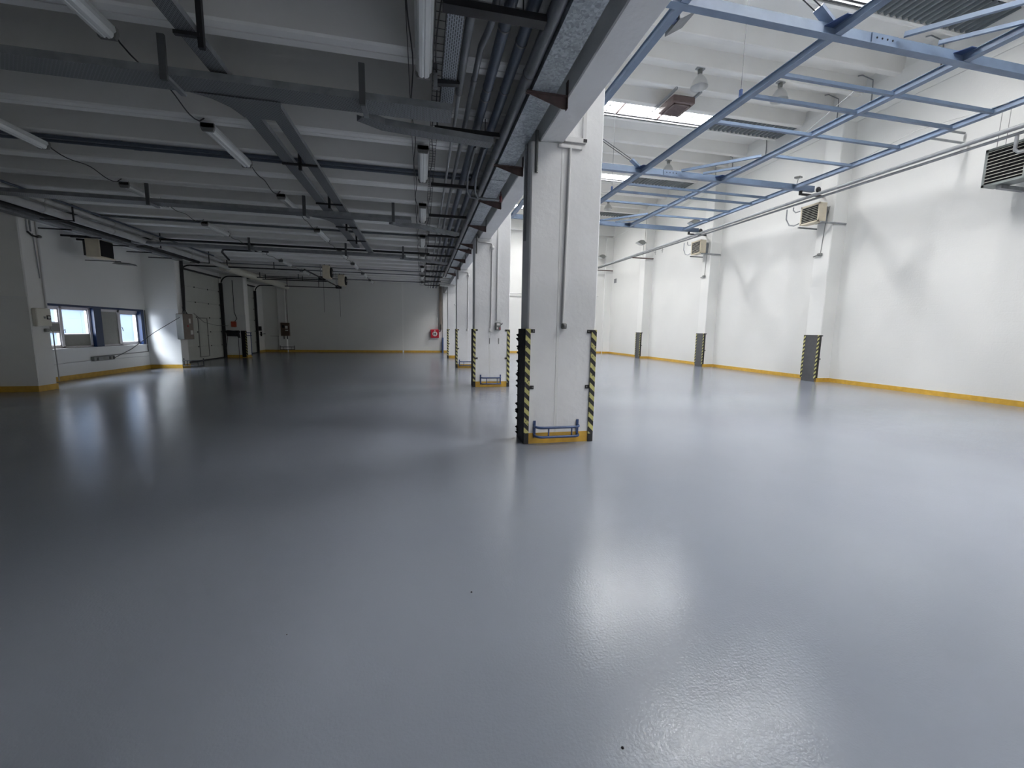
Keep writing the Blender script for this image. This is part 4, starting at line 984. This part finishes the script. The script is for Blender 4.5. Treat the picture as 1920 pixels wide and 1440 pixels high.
# floodlights
def flood(x, y, z, label, rot=0):
    t = thing('floodlight', label, 'floodlight', (x, y, z), 'floodlights in the high hall')
    h_ = MB(); h_.prism([(x-.2, z+.02), (x-.28, z-.04), (x+.02, z-.16), (x+.2, z-.14), (x+.24, z), (x+.1, z+.1), (x-.08, z+.1)], 'y', y-.16, y+.16); h_.build('head', 'alu', t)
    MB().add([(x-.27, y-.15, z-.047), (x-.27, y+.15, z-.047), (x+.015, y+.15, z-.166), (x+.015, y-.15, z-.166), (x-.27, y-.15, z-.051), (x-.27, y+.15, z-.051), (x+.015, y+.15, z-.17), (x+.015, y-.15, z-.17)], [(0, 1, 2, 3), (7, 6, 5, 4), (0, 4, 5, 1), (2, 6, 7, 3), (1, 5, 6, 2), (3, 7, 4, 0)]).build('lens', 'diffuser', t)
    MB().bar((x+.2, y, z-.05), (x+.38, y, z-.02), .08, .03).build('mount', 'alu', t)
    return t
flood(12.35, 17.6, 6.70, 'grey floodlight at the far right corner of the blue grid')
flood(12.98, 23.55, 7.02, 'grey floodlight on the third right pilaster'); flood(12.98, 29.1, 7.12, 'grey floodlight near the far right corner')
conduit('lamp_wire', [[(13.3, 23.6, 8.4), (13.3, 23.62, 7.12)], [(13.2, 23.6, 6.95), (13.2, 23.6, 6.2)]], .01, 'thin wire down to the floodlight on the third right pilaster', 'wire', m='alu')
t = thing('floodlight', 'dark floodlight clipped to the left blue girder, near the big beam', 'floodlight', (4.1, 6.6, ZG+.1), 'floodlights in the high hall')
MB().prism([(3.95, ZG+.02), (4.25, ZG+.2), (4.22, ZG+.26), (3.95, ZG+.2)], 'y', 6.35, 6.75).build('head', 'dpipe', t); MB().box(3.89, 3.95, 6.4, 6.5, ZG+.04, ZG+.16).build('mount', 'dblue', t)
t = thing('clip_spotlight', 'small grey spotlight clipped where the second cross beam meets the right girder', 'spotlight', (12.05, 11.9, ZG+.2))
MB().bar((11.9, 11.8, ZG+.27), (12.2, 12.0, ZG+.34), .16, .05).build('head', 'alu', t); MB().tube([(12.13, 12.02, ZG+.13), (12.15, 12.0, ZG+.3)], .012, 6).build('stem', 'alu', t)

# bell lamps
def bell(x, y, zt, label):
    t = thing('bell_lamp', label, 'lamp', (x, y, zt), 'bell lamps under the high roof')
    MB().box(x-.13, x+.13, y-.05, y+.05, zt-.035, zt).build('mount_plate', 'pipe', t)
    MB().lathe([(0, -.03), (.07, -.03), (.065, -.14), (.05, -.17)], (x, y, zt), 16).build('neck', 'alu', t)
    MB().lathe([(.05, -.16), (.08, -.2), (.15, -.27), (.21, -.37), (.245, -.5), (.245, -.52), (.237, -.5), (.2, -.37), (.14, -.28), (.07, -.21), (0, -.2)], (x, y, zt), 24).build('shade', 'reflector', t)
    return t
bell(8.05, 11.7, ZHR, 'large metal bell lamp left of centre under the high roof, the nearest'); bell(10.85, 11.7, ZHR, 'metal bell lamp behind a blue rung, beside the nearest one')
bell(10.9, 17.7, ZHR, 'metal bell lamp above the second blue cross beam'); bell(10.85, 23.75, ZHR, 'farthest metal bell lamp beside the nearest column edge')
# square luminaire between two ribs
t = thing('square_luminaire', 'brown square box luminaire on two rails below the roof ribs', 'luminaire', (8.3, 13.2, 9.1))
MB().cbox(7.95, 8.75, 12.85, 13.75, 8.98, 9.2, .03).build('box_body', 'brown', t); MB().box(8.1, 8.6, 13.0, 13.6, 8.965, 8.98).build('grille', 'rust', t)
f = MB(); f.box(8.05, 8.65, 12.95, 13.0, 8.955, 8.98); f.box(8.05, 8.65, 13.6, 13.65, 8.955, 8.98); f.box(8.05, 8.1, 12.95, 13.65, 8.955, 8.98); f.box(8.6, 8.65, 12.95, 13.65, 8.955, 8.98); f.build('grille_frame', 'brown', t)
for x in (7.93, 8.8): MB().box(x-.03, x+.03, 12.65, 13.95, 9.22, 9.29).build('rail', 'pipe', t)
# fitting hanging below the near corrugated sheet
t = thing('hanging_strap', 'thin pale strap hanging below the near corrugated sheet', 'strap', (11.5, 8.4, 9.3))
MB().tube([(11.7, 8.1, ZH+.01), (11.7, 8.1, 9.35)], .012, 6).build('strap', 'rollcable', t); MB().cbox(11.66, 11.74, 8.06, 8.14, 9.3, 9.36, .01).build('end_piece', 'rollcable', t)
# thin conduits at rib ends along the right edge
for i, yy in enumerate((9.5, 11.3, 12.4, 15.4, 17.3, 18.4)):
    single('roof_conduit', MB().tube([(13.5, yy+.2, 9.72), (13.55, yy+.1, 9.7), (13.86, yy, 9.55), (13.88, yy, 9.3), (13.88, yy, 8.9)], .016, 6), 'traywall', 'thin grey conduit curving from roof to right wall, %s from the viewer' % ords[i], 'conduit', (13.8, yy, 9.3), 'conduits at the roof edge')

# specks on the floor
for i, (x, yy, r, lb) in enumerate(((.281, 2.351, .006, 'tiny black pebble on the grey floor, mid picture'), (.745, 1.281, .006, 'tiny dark pebble in the bright floor glare'), (-.712, 2.183, .003, 'minute dark speck on the floor at lower left'))):
    m_ = MB(); m_.lathe([(0, 0), (r, r*.3), (r*.8, r), (0, r*1.3)], (x, yy, 0), 7); single('pebble', m_, 'dark', lb, 'pebble', (x, yy, 0), 'specks on the floor')

# ------------------------------------------------------------------ outside the windows
tag(MB().box(-60, XL-.36, -20, 60, -.4, -.3).build('ground_outside', 'asphalt'), kind='structure')
fc = MB(); fc.box(-24.4, -24, -5, 60, -.3, 9)
for z in range(1, 9): fc.box(-24.0, -23.98, -5, 60, z-.02, z)
for yq in range(0, 60, 6): fc.box(-24.0, -23.98, yq, yq+.04, -.3, 9)
tag(fc.build('facade_outside', 'facade'), kind='structure')

# ------------------------------------------------------------------ light
def area(name, loc, sx, sy, power, color, rot=(0, 0, 0)):
    l = bpy.data.lights.new(name, 'AREA'); l.shape = 'RECTANGLE'; l.size = sx; l.size_y = sy; l.energy = power; l.color = color
    o = bpy.data.objects.new(name, l); COL.objects.link(o); o.location = loc; o.rotation_euler = rot
    return o
for i, y in enumerate(sk):
    if y < 5: pass
    area('rooflight_daylight', ((SKX0+SKX1)/2, y+.46, 9.63), SKX1-SKX0-.1, .83, 1120, (1, .985, .97))
# daylight arriving through the side windows
area('window_daylight', (-11.5, 12.2, 1.8), 2.8, 2.4, 260, (.88, .94, 1))
wl = bpy.data.objects['window_daylight']; wl.rotation_euler = Vector((.7, .7, -.02)).to_track_quat('-Z', 'Y').to_euler()
area('window_skylight', (-12.4, 15.6, 4.8), 2.4, 5.5, 2600, (.9, .95, 1), (0, -PI/2+.8, 0))
world = bpy.data.worlds.new('World'); sc.world = world; world.use_nodes = True
bg = world.node_tree.nodes['Background']
bg.inputs['Color'].default_value = (.74, .86, 1.0, 1); bg.inputs['Strength'].default_value = 1.7

# ------------------------------------------------------------------ camera
f_px, yaw, pitch, roll, ch = 773.0, .2159, .1287, .0163, 1.606
cy, sy = math.cos(yaw), math.sin(yaw); cp, sp = math.cos(pitch), math.sin(pitch)
fwd = Vector((sy*cp, cy*cp, -sp)); right = Vector((cy, -sy, 0)); up = right.cross(fwd)
r2 = right*math.cos(roll)+up*math.sin(roll); u2 = up*math.cos(roll)-right*math.sin(roll)
cam = bpy.data.cameras.new('camera'); co = bpy.data.objects.new('camera', cam); COL.objects.link(co)
mx = Matrix((r2, u2, -fwd)).transposed().to_4x4(); mx.translation = Vector((0, 0, ch)); co.matrix_world = mx
cam.sensor_fit = 'HORIZONTAL'; cam.sensor_width = 36; cam.lens = f_px/1920*36; cam.clip_start = .02; cam.clip_end = 300
sc.camera = co

sc.view_settings.view_transform = 'Standard'; sc.view_settings.look = 'None'; sc.view_settings.gamma = 1
sc.view_settings.use_curve_mapping = False
sc.view_settings.exposure = 0.22
sc.cycles.use_denoising = True
sc.cycles.max_bounces = 10; sc.cycles.diffuse_bounces = 6; sc.cycles.transparent_max_bounces = 12
